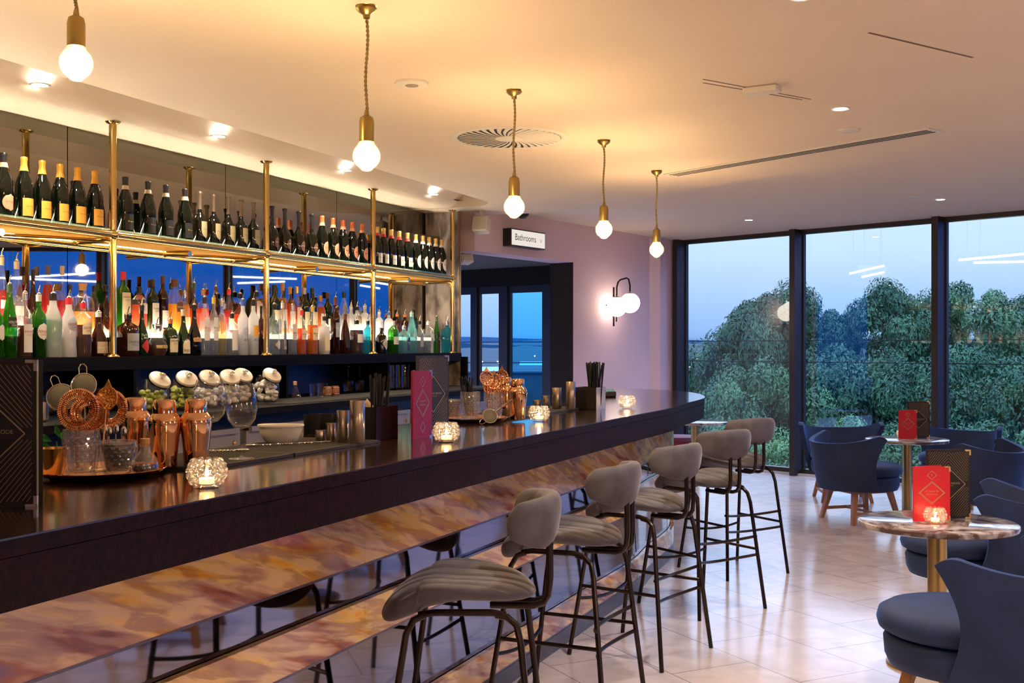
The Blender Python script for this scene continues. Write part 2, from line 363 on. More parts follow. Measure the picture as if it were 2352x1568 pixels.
# town lights, houses
mb = MB()
for i in range(170):
    y = random.uniform(160, 900); x = random.uniform(-.12, .2)*y; mb.ball((x, y, -13+random.uniform(1, 5)+max(0, (y-400)*.008)), .0006*y, 6, 4)
tag(obj('town_lights', mb, E('sodium_lamp', (1, .55, .2), 9.0)), 'warm specks of town lights scattered across the valley below', 'lights', kind='stuff')
m_hw = P('far_white_wall', (.35, .42, .48), .9); m_hr = P('far_roof', (.25, .5, .6), .8); m_hb = P('far_brick', (.28, .09, .08), .9)
for i, (px, py, y, w, h, lab, wm, rm) in enumerate([
        (1121, 842, 90, 2.4, 1.2, 'low white-roofed shed with a red wall seen through the terrace door', m_hb, m_hr),
        (1222, 830, 120, 2.6, 2.6, 'pale house in the valley past the wide blue terrace door', m_hw, m_hr),
        (1196, 838, 110, 5.0, 1.4, 'long dim roof in the valley past the wide blue terrace door', m_hw, m_conc),
        (1600, 862, 75, 3.4, 1.6, 'dim pitched roof below the rails beyond the first tall window', m_hb, m_conc)]):
    z = ZY(py, y); x = (px-1176)/F*y; r = thing('distant_building', lab, 'building', (x, y, z-h))
    obj('wall', MB().box(-w/2, w/2, -2, 2, -14, h*.6), wm, r)
    obj('roof', MB().add([(-w/2-.2, -2.2, h*.6), (w/2+.2, -2.2, h*.6), (w/2+.2, 2.2, h*.6), (-w/2-.2, 2.2, h*.6), (-w/2, 0, h), (w/2, 0, h)], [(0, 1, 5, 4), (2, 3, 4, 5), (0, 4, 3), (1, 2, 5), (0, 3, 2, 1)]), rm, r)
    if i == 0: obj('lamp', MB().ball((.3, -2.2, .3), .28), E('sodium_lamp', (1, .55, .2), 9.0), r)
# ---------------------------------------------------------------- trees outside the windows
def leafmat(name, c1, c2):
    m = P(name, c1, .6); tex(m, 'noise', .9, c1, c2, 3, pos=(.38, .62)); return m
LM = [leafmat('leaf_deep', (.010, .055, .022), (.05, .15, .055)), leafmat('leaf_mid', (.022, .085, .03), (.09, .21, .07)), leafmat('leaf_light', (.05, .16, .05), (.17, .33, .11))]
m_bark = tex(P('bark', (.05, .04, .03), .9), 'noise', 9, (.03, .025, .02), (.08, .06, .05))
def crown(seed, R, H, nblob, nleaf, size):
    rnd = random.Random(seed); mb = MB(); blobs = []
    for i in range(nblob):
        a = rnd.uniform(0, 2*PI); q = rnd.uniform(-.95, 1.0); s = math.sqrt(max(0.05, 1-q*q))*rnd.uniform(.55, 1.0)
        blobs.append((R*s*math.cos(a), R*s*math.sin(a), H*q, rnd.uniform(.17, .34)*R))
    for i in range(nleaf):
        b = blobs[rnd.randrange(nblob)]; th = rnd.uniform(0, 2*PI); c = rnd.uniform(-.75, 1); s = math.sqrt(1-c*c); k = b[3]*rnd.uniform(.72, 1.08)
        p = Vector((b[0]+k*s*math.cos(th), b[1]+k*s*math.sin(th), b[2]+k*.75*c))
        n = (Vector((s*math.cos(th), s*math.sin(th), c+.25))+Vector((rnd.uniform(-.6, .6), rnd.uniform(-.6, .6), rnd.uniform(-.5, .5)))).normalized()
        u = n.orthogonal().normalized(); u.rotate(Matrix.Rotation(rnd.uniform(0, 6.28), 3, n)); w = n.cross(u); z = size*rnd.uniform(.6, 1.3)
        mb.add([p-u*z, p+w*z*.42, p+u*z-n*z*.25, p-w*z*.42], [(0, 1, 2, 3)])
    return mb
CR = []
def tree(px, topy, y, R, H, mi, lab, seed, nl=42000):
    x = (px-1176)/F*y; zt = ZY(topy, y); r = thing('leafy_tree', lab, 'tree', (x, y, zt-H-.1*R), random.uniform(0, 6))
    key = (mi, seed % 3)
    me = None
    for k_, m_ in CR:
        if k_ == key: me = m_
    if me is None:
        o = obj('crown', crown(seed, 3.0, 2.6, 70, nl, .085), LM[mi], r, ang=None, recalc=False); CR.append((key, o.data))
    else: o = link('crown', me, r)
    o.scale = (R/3.0, R/3.0, H/2.6)
    mb = MB(); mb.tube([(0, 0, -14-(zt-H)), (0.1, 0, -H*.5), (.2, .1, H*.3), (.1, .2, H*.7)], [.28, .2, .10, .03], 8)
    obj('trunk', mb, m_bark, r)
for a in [(1795, 668, 31, 1.9, 2.4, 0, 'broad deep-green tree, tallest one past the first tall window', 1), (1702, 742, 29, 1.5, 2.6, 0, 'dark tree with a sloping crown nearest the wall lamp end of the windows', 2),
          (1872, 712, 34, 1.4, 2.2, 0, 'dark tree crown split by the second window post', 3), (1946, 722, 38, 1.0, 2.2, 0, 'small pointed treetop in the dip between the two big crowns', 4),
          (2052, 672, 33, 1.8, 2.5, 0, 'big rounded tree past the middle of the second tall window', 5), (2138, 700, 35, 1.5, 2.6, 0, 'dark tree crown right behind the third window post', 6),
          (2228, 664, 32, 1.9, 2.4, 1, 'big loose-topped tree past the third tall window', 7), (2330, 712, 34, 1.7, 2.6, 0, 'dark tree crown at the far end of the third tall window', 8),
          (2430, 690, 34, 2.2, 2.6, 0, 'dark tree beyond the fourth window', 9),
          (1752, 840, 25, 1.6, 2.2, 1, 'mid-green leafy tree below the lamp reflection', 10), (1668, 905, 23, 1.2, 1.9, 1, 'mid-green tree rising just above the curved bar end', 11),
          (1895, 850, 26, 1.6, 2.2, 0, 'deep shadowy tree low behind the second window post', 12), (2010, 830, 26, 1.6, 2.2, 0, 'deep-green tree low in the second tall window', 13),
          (2120, 850, 25, 1.6, 2.2, 0, 'dark tree directly over the far red menu', 14), (2260, 820, 26, 1.8, 2.4, 0, 'dark tree low in the third tall window', 15), (2370, 860, 24, 1.5, 2.2, 0, 'dark tree low at the far end of the windows', 16),
          (1960, 978, 20, 1.0, 1.2, 2, 'pale green bushy treetop over the blue armchairs', 17), (2060, 990, 19, 1.1, 1.3, 1, 'green bushy treetop behind the far round table', 18), (1800, 1010, 19, 1.0, 1.2, 2, 'pale green bushy treetop by the foot of the second window post', 19),
          (1700, 1000, 20, 1.2, 1.5, 1, 'green bushy treetop behind the farthest bar stool', 20), (2180, 1000, 19, 1.2, 1.5, 0, 'dark bushy treetop low by the third window post', 21), (2300, 980, 20, 1.4, 1.6, 1, 'green bushy treetop low in the third window', 22),
          (1890, 1030, 18, 1.0, 1.3, 1, 'green bushy treetop just above the wing of the far armchair', 23)]:
    tree(*a)
# ================================================================ BAR COUNTER
def smooth(pts, n=6):
    out = []
    for i in range(len(pts)-1):
        p0 = pts[max(i-1, 0)]; p1 = pts[i]; p2 = pts[i+1]; p3 = pts[min(i+2, len(pts)-1)]
        for k in range(n):
            s = k/n
            out.append(tuple(0.5*((2*p1[j])+(-p0[j]+p2[j])*s+(2*p0[j]-5*p1[j]+4*p2[j]-p3[j])*s*s+(-p0[j]+3*p1[j]-3*p2[j]+p3[j])*s**3) for j in range(2)))
    out.append(tuple(pts[-1][:2])); return out
def offs(path, d):
    out = []
    for i in range(len(path)):
        a = Vector(path[max(0, i-1)]); b = Vector(path[min(len(path)-1, i+1)]); e = (b-a).normalized(); out.append((path[i][0]-e.y*d, path[i][1]+e.x*d))
    return out
front = [B(t, 0)[:2] for t in (-3, -1, 0, 1, 2, 3, 4, 4.8)]+[(1.10, 6.98), (1.25, 7.40), (1.345, 7.72), (1.395, 8.05), (1.41, 8.40), (1.375, 8.75), (1.24, 9.12), (1.02, 9.36), (.78, 9.43), (.56, 9.30), (.45, 9.02)]
outer = smooth([tuple(p) for p in front])
inner = smooth([(.45, 9.02), (.47, 8.5), tuple(B(5.9, .78)[:2]), tuple(B(5.2, .78)[:2])], 4)[1:]+[tuple(B(-3, .78)[:2])]
m_wood = P('dark_mahogany', (.03, .012, .01), .16, 0, Coat_Weight=.6, Coat_Roughness=.08)
tex(m_wood, 'noise', 5, (.008, .003, .003), (.032, .012, .008), 6, 0.4, stretch=(1.2, 12, 12), rot=(0, 0, -BANG))
tn = m_wood.node_tree
m_edge = P('dark_mahogany_edge', (.03, .012, .01), .36, 0, Specular_IOR_Level=.10); tex(m_edge, 'noise', 5, (.006, .002, .0015), (.022, .006, .004), 6, 0.4, stretch=(1.2, 12, 12), rot=(0, 0, -BANG))
bar = thing('bar_counter', 'long dark mahogany bar counter with a rounded far end and marble-banded front', 'bar', B(2, .4))
bar.location = (0, 0, 0)
obj('bar_top', MB().prism(outer+[p for p in inner], 1.101, ZB), m_wood, bar, 30)
obj('top_edge', MB().prism(offs(outer, .0015)+[p for p in inner], 1.068, 1.1009), m_edge, bar, 30)
o2 = offs(outer, .006)
mb = MB(); mb.ribbon(o2, .966, 1.0665, .03); obj('apron', mb, m_edge, bar, 40)
obj('apron_bead', MB().ribbon(offs(outer, .002), 1.058, 1.066, .02), m_edge, bar, 40)
m_marble = P('burnt_marble', (.7, .45, .25), .14, 0)
t_ = m_marble.node_tree; b_ = bsdf(m_marble); co = N(t_, 'ShaderNodeTexCoord')
mp = N(t_, 'ShaderNodeMapping'); mp.inputs['Rotation'].default_value = (0, 0, -BANG)
mp2 = N(t_, 'ShaderNodeMapping'); mpb = N(t_, 'ShaderNodeMapping'); mpb.inputs['Rotation'].default_value = (0, math.radians(-17), 0); mp2.inputs['Scale'].default_value = (.75, 3.0, 4.6)
t_.links.new(co.outputs['Object'], mp.inputs[0]); t_.links.new(mp.outputs[0], mpb.inputs[0]); t_.links.new(mpb.outputs[0], mp2.inputs[0])
n1 = N(t_, 'ShaderNodeTexNoise', inp={'Scale': 2.6, 'Detail': 3.0, 'Distortion': 0.35, 'Roughness': .55}); n2 = N(t_, 'ShaderNodeTexNoise', inp={'Scale': 6.5, 'Detail': 5.0, 'Distortion': 0.6}); n3 = N(t_, 'ShaderNodeTexVoronoi', inp={'Scale': 5.5}, feature='SMOOTH_F1')
for n in (n1, n2, n3): t_.links.new(mp2.outputs[0], n.inputs['Vector'])
r1 = ramp(t_, [(.27, (.24, .10, .16)), (.36, (.40, .13, .06)), (.41, (.58, .34, .24)), (.48, (.74, .50, .30)), (.57, (.84, .56, .22)), (.64, (.86, .46, .06)), (.70, (.74, .26, .02))])
ma = N(t_, 'ShaderNodeMath', operation='MULTIPLY_ADD'); ma.inputs[1].default_value = .16; t_.links.new(n3.outputs['Distance'], ma.inputs[0]); t_.links.new(n1.outputs['Fac'], ma.inputs[2])
ms = N(t_, 'ShaderNodeMath', operation='SUBTRACT'); ms.inputs[1].default_value = .055; t_.links.new(ma.outputs[0], ms.inputs[0])
t_.links.new(ms.outputs[0], r1.inputs[0])
r2 = ramp(t_, [(.42, (.50, .36, .44)), (.55, (1.0, .97, .93))]); t_.links.new(n2.outputs['Fac'], r2.inputs[0])
mm = N(t_, 'ShaderNodeMix', data_type='RGBA', blend_type='MULTIPLY', inp={0: .75}); t_.links.new(r1.outputs[0], mm.inputs[6]); t_.links.new(r2.outputs[0], mm.inputs[7]); t_.links.new(mm.outputs[2], b_.inputs['Base Color'])
m_tint = P('smoked_mirror', (.20, .175, .20), .035, 1.0)
def cut(path, y0=None, s0=0, s1=1): n = len(path); return path[int(n*s0):int(n*s1)]
clad = offs(outer, .22)[:-6]
m_edgep = P('violet_grey_edge', (.10, .08, .13), .2)
def along(path, s):   # point at arclength s (t units measured from t=-3)
    acc = -3.0
    for i in range(len(path)-1):
        a = Vector(path[i]); b = Vector(path[i+1]); L = (b-a).length
        if acc+L >= s: return i, tuple(a+(b-a)*((s-acc)/L))
        acc += L
    return len(path)-2, path[-1]
def piece(path, s0, s1):
    i0, p0 = along(path, s0); i1, p1 = along(path, s1); return [p0]+path[i0+1:i1+1]+([p1] if s1 < 900 else [])
seams = [-3, -.9, 1.68, 4.25, 5.6, 999]
for (z0, z1) in ((.735, .966), (.483, .618), (.077, .197)):
    for a, b in zip(seams, seams[1:]):
        pp = piece(clad, a+.0006, b-.0006)
        if len(pp) > 1:
            o = obj('marble_panel', MB().ribbon(pp, z0+.008, z1, .024), m_marble, bar, 40)
    obj('edge_strip', MB().ribbon(offs(clad, -.001), z0, z0+.008, .03), m_edgep, bar, 40)
mir = offs(clad, .028)
for (z0, z1) in ((.618, .735), (.197, .483)):
    obj('mirror_panel', MB().ribbon(mir, z0, z1, .02), m_tint, bar, 40)
obj('core', MB().ribbon(offs(clad, .05), .02, .966, .06), m_black, bar, 40)
obj('skirting', MB().ribbon(offs(clad, -.004), 0.0, .077, .04), P('grey_violet_skirting', (.055, .05, .07), .35), bar, 40)
obj('back_panel', MB().ribbon([B(-3, .76)[:2], B(5.3, .76)[:2]], .0, 1.066, -.03), m_black, bar, 40)
# ================================================================ BACK BAR
ZC = 1.403
m_brass = P('polished_brass', (.86, .60, .22), .14, 1.0)
m_brassd = P('brushed_brass', (.55, .40, .16), .3, 1.0)
m_navy = P('black_gloss_laminate', (.003, .0028, .005), .55, 0, Specular_IOR_Level=.08)
def vb(mb, t0, t1, v0, v1, z0, z1): mb.prism([B(t0, v0)[:2], B(t1, v0)[:2], B(t1, v1)[:2], B(t0, v1)[:2]], z0, z1); return mb
ub = thing('back_bar_cabinet', 'black back bar cabinet with open niches under the spirit bottles', 'cabinet')
obj('cabinet_top', vb(MB(), -1, 7.85, 2.825, 3.215, 1.365, ZC), m_navy, ub)
obj('back_panel', vb(MB(), -1, 7.85, 3.19, 3.215, 1.096, 1.365), m_black, ub)
for px in (310, 660, 893, 1000, 1074):
    t = T(px, 2.84); obj('divider', vb(MB(), t-.012, t+.012, 2.84, 3.19, 1.096, 1.365), m_navy, ub)
obj('front_rail', vb(MB(), -1, 7.85, 2.83, 2.845, 1.33, 1.366), m_navy, ub)
rs = thing('bottle_riser', 'glowing white riser lifting the rear row of spirit bottles', 'shelf')
ZR = 1.545
obj('riser_front', vb(MB(), -1, 7.62, 3.03, 3.036, ZC, ZR-.006), m_black, rs)
m_ris = E('lit_acrylic', (1.0, .84, .60), 14.0)
obj('lit_panel', vb(MB(), -1, 7.62, 3.03, 3.19, ZR-.006, ZR), m_ris, rs)
obj('riser_edge', vb(MB(), -1, 7.62, 3.024, 3.030, ZR-.03, ZR+.001), E('lit_acrylic_edge', (1, .82, .6), 1.2), rs)
lc = thing('back_counter', 'low dark service counter with stainless fridges under the back bar', 'counter')
obj('worktop', vb(MB(), -1, 7.9, 2.3, 3.21, 1.055, 1.095), m_navy, lc)
m_steel = P('brushed_stainless', (.42, .38, .38), .38, .55)
obj('plinth', vb(MB(), -1, 7.9, 2.42, 3.21, 0, .1), m_black, lc)
obj('carcass', vb(MB(), -1, 7.9, 2.40, 3.2, .1, 1.055), m_black, lc)
tt = -1.0
while tt < 7.7:
    dr = obj('fridge_door', vb(MB(), tt+.02, tt+.66, 2.355, 2.40, .14, .96), m_steel, lc)
    obj('handle', vb(MB(), tt+.05, tt+.63, 2.335, 2.36, .955, .985), m_steel, dr)
    obj('lock', MB().ball(B(tt+.60, 2.35, .90), .013, 8, 6), m_brassd, dr)
    tt += .70
m_rub = P('black_rubber', (.03, .027, .026), .6)
mb = MB()
k = 0
tt = T(560, 2.7)
while tt < 7.6: vb(mb, tt, tt+.008, 2.36, 2.8, 1.0952, 1.101); tt += .018
o = obj('ribbed_liner', mb, m_rub, None, ang=None); tag(o, 'black ribbed rubber liner along the low service counter under the glassware', 'mat')
# mirrors
m_mir = P('grey_mirror', (.40, .365, .31), .015, 1.0)
tm = [-1.2]+[T(p, 3.2) for p in (155, 518, 773)]+[7.78]
for a, b, lab in zip(tm, tm[1:], ('tinted mirror panel behind the orange-label champagne', 'tinted mirror panel behind the black and shield-label champagne', 'tinted mirror panel between the second and third brass posts', 'tinted mirror panel nearest the stone column')):
    tag(obj('wall_mirror', vb(MB(), a+.003, b-.003, 3.2, 3.214, ZC+.002, 2.733), m_mir, None), lab, 'mirror')
# column
m_col = P('mottled_plaster', (.3, .25, .24), .7); tex(m_col, 'noise', 13, (.11, .085, .08), (.40, .32, .30), 8, .25, pos=(.38, .62), stretch=(1, 1, .4), bump=.3)
struct('column', MB().prism([B(7.86, 2.842)[:2], (-.512, 10.9), B(8.3, 3.21)[:2], B(7.86, 3.21)[:2]], 1.0, 2.76), m_col)
tag(obj('corner_bead', vb(MB(), 7.85, 7.862, 2.836, 2.850, 1.404, 2.72), m_brassd, None), 'thin metal corner bead down the edge of the mottled column', 'trim', kind='structure')
# brass gantry
ga = thing('brass_gantry', 'polished brass gantry with a glass shelf carrying the champagne bottles', 'shelf')
ts = [1.92, 3.38, 4.84, 6.29, 7.75]
VP = 2.87; ZS = 2.095
for t in ts:
    p = obj('post', MB().tube([B(t, VP, ZC), B(t, VP, 2.735)], .021, 16), m_brass, ga)
    obj('flange', MB().lathe([(.021, -.014), (.036, -.008), (.043, 0)], 20, B(t, VP, 2.734)), m_brass, p)
    obj('flange', MB().lathe([(.040, 0), (.034, .008), (.022, .016)], 20, B(t, VP, ZC)), m_brass, p)
    obj('knuckle', MB().ball(B(t, VP, ZS), .034, 14, 8), m_brass, p)
    obj('bracket', MB().tube([B(t, VP, ZS-.035), B(t, 3.19, ZS-.035)], .013, 10), m_brass, ga)
    obj('bracket', MB().tube([B(t, VP, ZS-.035), B(t-.55, 3.17, ZS-.04)], .010, 10), m_brass, ga)
    obj('wall_stub', MB().tube([B(t-.02, 3.17, ZS-.04), B(t-.02, 3.17, 1.55)], .017, 10), m_brassd, ga) if False else None
for a, b in zip([-.4]+ts, ts):
    obj('front_rail', MB().tube([B(a, VP, ZS), B(b, VP, ZS)], .021, 14), m_brass, ga)
    obj('rear_rail', MB().tube([B(a, 3.165, ZS-.045), B(b, 3.165, ZS-.045)], .018, 14), m_brass, ga)
    m = (a+b)/2+.03; obj('mid_bracket', MB().tube([B(m, 2.95, ZS-.05), B(m, 3.16, ZS-.04)], .02, 12), m_brass, ga)
m_gold = P('gold_soffit_board', (.80, .42, .08), .3, .4)
obj('soffit_board', vb(MB(), -.4, 7.74, 2.905, 3.13, ZS-.028, ZS-.004), m_gold, ga)
m_shelfg = GL('green_edge_glass', (.80, .95, .9), 1.5, .15, (.1, .4, .33))
obj('glass_shelf', vb(MB(), -.4, 7.74, 2.872, 3.185, ZS+.022, ZS+.032), m_shelfg, ga)
obj('light_strip', vb(MB(), -.4, 7.72, 3.176, 3.186, ZS-.032, ZS-.022), E('warm_led', (1, .72, .38), 22.0), ga)
obj('top_light_strip', vb(MB(), -.4, 7.72, 3.178, 3.184, ZS+.033, ZS+.038), E('warm_led_up', (1, .80, .58), 150.0), ga)  # unseen strip added to brighten the ceiling near the mirror
# ================================================================ BOTTLES
def prof_body(kind, H, R):
    h = H; 
    if kind == 'champ': return [(R*.86, 0), (R, .03*h), (R, .50*h), (R*.94, .57*h), (R*.78, .65*h), (R*.58, .72*h), (R*.42, .79*h), (R*.345, .86*h), (R*.33, .94*h), (R*.36, .955*h), (R*.36, .975*h), (R*.31, .978*h), (R*.31, h*.99)]
    if kind == 'slimneck': return [(R*.86, 0), (R*.95, .03*h), (R, .30*h), (R*.97, .42*h), (R*.80, .50*h), (R*.52, .56*h), (R*.33, .62*h), (R*.26, .72*h), (R*.25, .93*h), (R*.33, .95*h), (R*.33, .975*h), (R*.25, h)]
    if kind == 'whisky': return [(R*.88, 0), (R, .02*h), (R, .60*h), (R*.96, .66*h), (R*.72, .73*h), (R*.42, .77*h), (R*.34, .82*h), (R*.32, .94*h), (R*.34, h)]
    if kind == 'bell': return [(R*.9, 0), (R, .04*h), (R*.98, .28*h), (R*.86, .42*h), (R*.60, .55*h), (R*.38, .66*h), (R*.30, .78*h), (R*.28, .94*h), (R*.31, h)]
    if kind == 'ball': return [(R*.6, 0), (R*.78, .02*h), (R*.98, .18*h), (R, .30*h), (R*.9, .46*h), (R*.62, .58*h), (R*.3, .66*h), (R*.24, .76*h), (R*.24, .93*h), (R*.30, h)]
    if kind == 'cone': return [(R*.9, 0), (R, .03*h), (R, .42*h), (R*.86, .58*h), (R*.55, .74*h), (R*.36, .84*h), (R*.32, .93*h), (R*.34, h)]
    if kind == 'decanter': return [(R*.8, 0), (R*.95, .03*h), (R, .40*h), (R*.96, .60*h), (R*.78, .72*h), (R*.38, .78*h), (R*.28, .83*h), (R*.27, .95*h), (R*.33, h)]
    if kind == 'vodka': return [(R*.93, 0), (R, .02*h), (R, .62*h), (R*.95, .68*h), (R*.6, .75*h), (R*.40, .80*h), (R*.36, .94*h), (R*.38, h)]
    if kind == 'squat': return [(R*.95, 0), (R, .02*h), (R, .66*h), (R*.93, .74*h), (R*.55, .80*h), (R*.32, .84*h), (R*.30, .94*h), (R*.34, h)]
    if kind == 'wave': return [(R*.95, 0), (R, .03*h), (R*.90, .25*h), (R*.96, .50*h), (R*.98, .60*h), (R*.70, .72*h), (R*.42, .82*h), (R*.36, .95*h), (R*.38, h)]
def rad(pr, z):
    for (r0, z0), (r1, z1) in zip(pr, pr[1:]):
        if z0 <= z <= z1: return r0+(r1-r0)*((z-z0)/max(1e-9, z1-z0))
    return pr[-1][0]
LAB = math.atan2(-VY, -VX)   # labels look out from the mirror, across the bar
def q_(a, sup): return (abs(math.cos(a))**sup+abs(math.sin(a))**sup)**(-1/sup) if sup != 2 else 1
def wrap(pr, z0, z1, half, shape='rect', off=.0008, sup=2.0, n=14, a0=0.0, dz=0.0):
    """label skin following the glass; local +x is the label's front"""
    rows = 9; vs = []; fs = []
    for j in range(rows+1):
        w = j/rows; z = z0+(z1-z0)*w
        if shape == 'rect': hw = half
        elif shape == 'oval': hw = half*math.sqrt(max(0, 1-(2*w-1)**2))
        elif shape == 'shield': hw = half*(1 if w > .55 else math.sqrt(max(0.0, 1-((.55-w)/.55)**2)))
        elif shape == 'diamond': hw = half*(1-abs(2*w-1))
        elif shape == 'arch': hw = half*(1 if w < .6 else math.sqrt(max(0.0, 1-((w-.6)/.4)**2)))
        hw = max(hw, .004)
        for i in range(n+1):
            a = a0-hw+2*hw*i/n; r = (rad(pr, z)+off)*q_(a, sup); vs.append((r*math.cos(a), r*math.sin(a), z))
    for j in range(rows):
        for i in range(n): k = j*(n+1)+i; fs.append((k, k+1, k+n+2, k+n+1))
    return MB().add(vs, fs)
def wraptext(pr, s, z, w, h, off=.0018, sup=2.0, vert=False, a0=0.0):
    vs, fs = text(s, w=w, h=h); out = []
    for x, y in vs:
        if vert: x, y = -y, x
        R = rad(pr, z)*q_(a0, sup); a = a0+x/max(R, .01); zz = z+y; r = (rad(pr, zz)+off)*q_(a, sup); out.append((r*math.cos(a), r*math.sin(a), zz))
    return MB().add(out, fs)
def paper(name, c): return P('paper_'+name, c, .6)
PAP = {'white': (.80, .76, .70), 'cream': (.85, .72, .48), 'orange': (.92, .42, .05), 'salmon': (.90, .36, .20), 'black': (.007, .006, .006), 'shield': (.42, .34, .18), 'grey': (.35, .36, .40), 'navy': (.03, .05, .16), 'brown': (.16, .07, .04), 'beige': (.55, .42, .26),
       'red': (.6, .03, .03), 'aqua': (.30, .62, .60), 'silver': (.45, .47, .55), 'pink': (.80, .25, .33), 'yellow': (.85, .60, .10), 'green': (.04, .16, .08), 'blue': (.05, .13, .5), 'ochre': (.60, .40, .14)}
for k, c in PAP.items(): paper(k, c)
def pp(n): return MATS['paper_'+n]
m_ink = P('ink_black', (.02, .02, .025), .6); m_inkr = P('ink_red', (.5, .02, .03), .6); m_inkw = P('ink_white', (.8, .78, .7), .6); m_inkg = P('ink_gold', (.75, .5, .15), .35, .8)
INK = {'k': m_ink, 'r': m_inkr, 'w': m_inkw, 'g': m_inkg}
FOIL = {'gold': P('foil_gold', (.80, .52, .16), .38, .7), 'orangegold': P('foil_orange_gold', (.90, .45, .06), .4, .5), 'black': P('foil_black', (.012, .011, .014), .32, .2), 'brown': P('foil_brown', (.16, .11, .08), .35, .5), 'copper': P('foil_copper', (.75, .18, .05), .38, .4)}
m_champ = P('champagne_glass', (.0015, .003, .0015), .06, 0)
m_champb = P('champagne_glass_brown', (.004, .0035, .0012), .06, 0)
def champagne(label, glass, foil, band, paper_, shape, half, z0, z1, body='champ', txt=None, ink='k', H=.335, R=.046):
    r = thing('champagne_bottle', label, 'bottle'); pr = prof_body(body, H, R)
    obj('glass', MB().lathe(pr, 28), glass, r)
    zf = .80*H if body == 'champ' else .66*H
    fp = [(rad(pr, z)+.0014, z) for z in [zf+(.955*H-zf)*i/5 for i in range(6)]]
    cap = [(R*.34+.0014, .94*H), (R*.41, .955*H), (R*.41, .985*H), (R*.36, 1.0*H), (R*.1, 1.008*H)]
    fo = obj('foil', MB().lathe(fp+cap[1:], 20, rf=lambda a, z: 1+.03*math.sin(a*9+z*200) if z > .93*H else 1), foil, r)
    if band: obj('neck_band', MB().lathe([(rad(pr, z)+.0022, z) for z in (zf-.008, zf+.004, zf+.016)], 20, closed=False), pp(band), fo)
    if paper_:
        lb = obj('label', wrap(pr, z0*H, z1*H, half, shape, .0007), pp(paper_), r)
        if txt: obj('lettering', wraptext(pr, txt, (z0+z1)/2*H+.004, min(.055, half*R*1.5), .007), INK[ink], lb, ang=None, recalc=False); 
    return r
VCH = 3.0; ZCH = ZS+.033
protos = {
 'rose': champagne('champagne bottle with black foil and a salmon oval label, first on the brass shelf', m_champ, FOIL['black'], 'salmon', 'salmon', 'oval', .95, .10, .36, txt='BRUT ROSE'),
 'orange': champagne('o', m_champ, FOIL['orangegold'], 'orange', 'orange', 'rect', .98, .06, .34, txt='Veuve Clicquot'),
 'black': champagne('b', m_champ, FOIL['black'], 'beige', 'black', 'rect', .95, .06, .34, txt='Belle', ink='g'),
 'shield': champagne('s', m_champb, FOIL['brown'], None, 'shield', 'shield', .75, .10, .42, body='slimneck', txt='Vintage'),
 'slim': champagne('sl', m_champb, FOIL['black'], None, 'brown', 'oval', .62, .10, .34, body='slimneck', txt='BRUT', ink='w'),
 'salmon': champagne('sa', m_champ, FOIL['copper'], 'salmon', 'salmon', 'oval', .82, .10, .42, txt='BRUT'),
 'goldrect': champagne('gr', m_champ, FOIL['gold'], 'red', 'white', 'rect', .85, .10, .34, txt='BRUT'),
 'goldoval': champagne('go', m_champ, FOIL['gold'], 'white', 'white', 'oval', .85, .10, .46, txt='BRUT')}
bpy.context.view_layer.update()
GRP = {'orange': 'orange-label champagne bottles', 'black': 'black-label champagne bottles', 'shield': 'shield-label champagne bottles', 'slim': 'slim-necked dark champagne bottles', 'salmon': 'copper-foil champagne bottles', 'goldrect': 'gold-foil champagne bottles with square labels', 'goldoval': 'gold-foil champagne bottles with oval labels'}
DESC = {'orange': 'champagne bottle with orange label and foil', 'black': 'black-foil champagne bottle with gold collar', 'shield': 'champagne bottle with tan shield label', 'slim': 'slim-necked dark bottle with small brown label', 'salmon': 'champagne bottle with copper foil and salmon oval label', 'goldrect': 'gold-foil champagne bottle with square white label', 'goldoval': 'gold-foil champagne bottle with round white label'}
ORD = ['nearest', 'second', 'third', 'fourth', 'farthest']
def place(kind, lst):
    for i, px in enumerate(lst):
        t = T(px, VCH); n = len(lst)
        lab = (DESC[kind]+', '+(('%s of its row of %s' % ('first' if i == 0 else 'last' if i == n-1 else ORD[i], {4: 'four', 5: 'five'}[n])) if n > 1 else '')) if kind != 'rose' else None
        if i == 0:
            o = protos[kind]; o.location = B(t, VCH, ZCH); o.rotation_euler = (0, 0, LAB+.10)
            if lab: o['label'] = lab; o['group'] = GRP[kind]
        else: o = dup(protos[kind], B(t, VCH, ZCH), LAB+.10+random.uniform(-.05, .05), lab, GRP[kind])
place('rose', [8]); place('orange', [55, 97, 138, 178, 218]); place('black', [288, 340, 381, 425]); place('shield', [459, 491, 525, 554, 582])
place('slim', [625, 654, 686, 716]); place('salmon', [740, 765, 788, 809, 832]); place('goldrect', [866, 881, 899, 917, 936]); place('goldoval', [955, 971, 986, 1001, 1014])
# ---- spirit bottles
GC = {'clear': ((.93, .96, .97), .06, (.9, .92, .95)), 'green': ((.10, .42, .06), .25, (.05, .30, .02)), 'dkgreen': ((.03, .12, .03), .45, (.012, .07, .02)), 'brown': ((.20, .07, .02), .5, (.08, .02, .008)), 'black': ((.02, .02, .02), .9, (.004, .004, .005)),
      'frost': ((.8, .82, .85), .75, (.85, .85, .86)), 'aqua': ((.55, .85, .86), .22, (.35, .75, .8)), 'blue': ((.12, .62, .72), .42, (.04, .45, .62)), 'milk': ((.8, .8, .8), .85, (.85, .84, .85))}  # the white glasses also carry painted back-light for some clear bottles
LQ = {'amber': (.85, .30, .02), 'gold': (.95, .55, .08), 'brown': (.22, .05, .01), 'red': (.75, .02, .03), 'purple': (.14, .02, .04), 'orange': (.9, .22, .02), 'green': (.01, .45, .02), 'plum': (.10, .015, .03), 'pale': (.95, .88, .55), 'rum': (.3, .10, .02), 'water': (.88, .92, .96)}
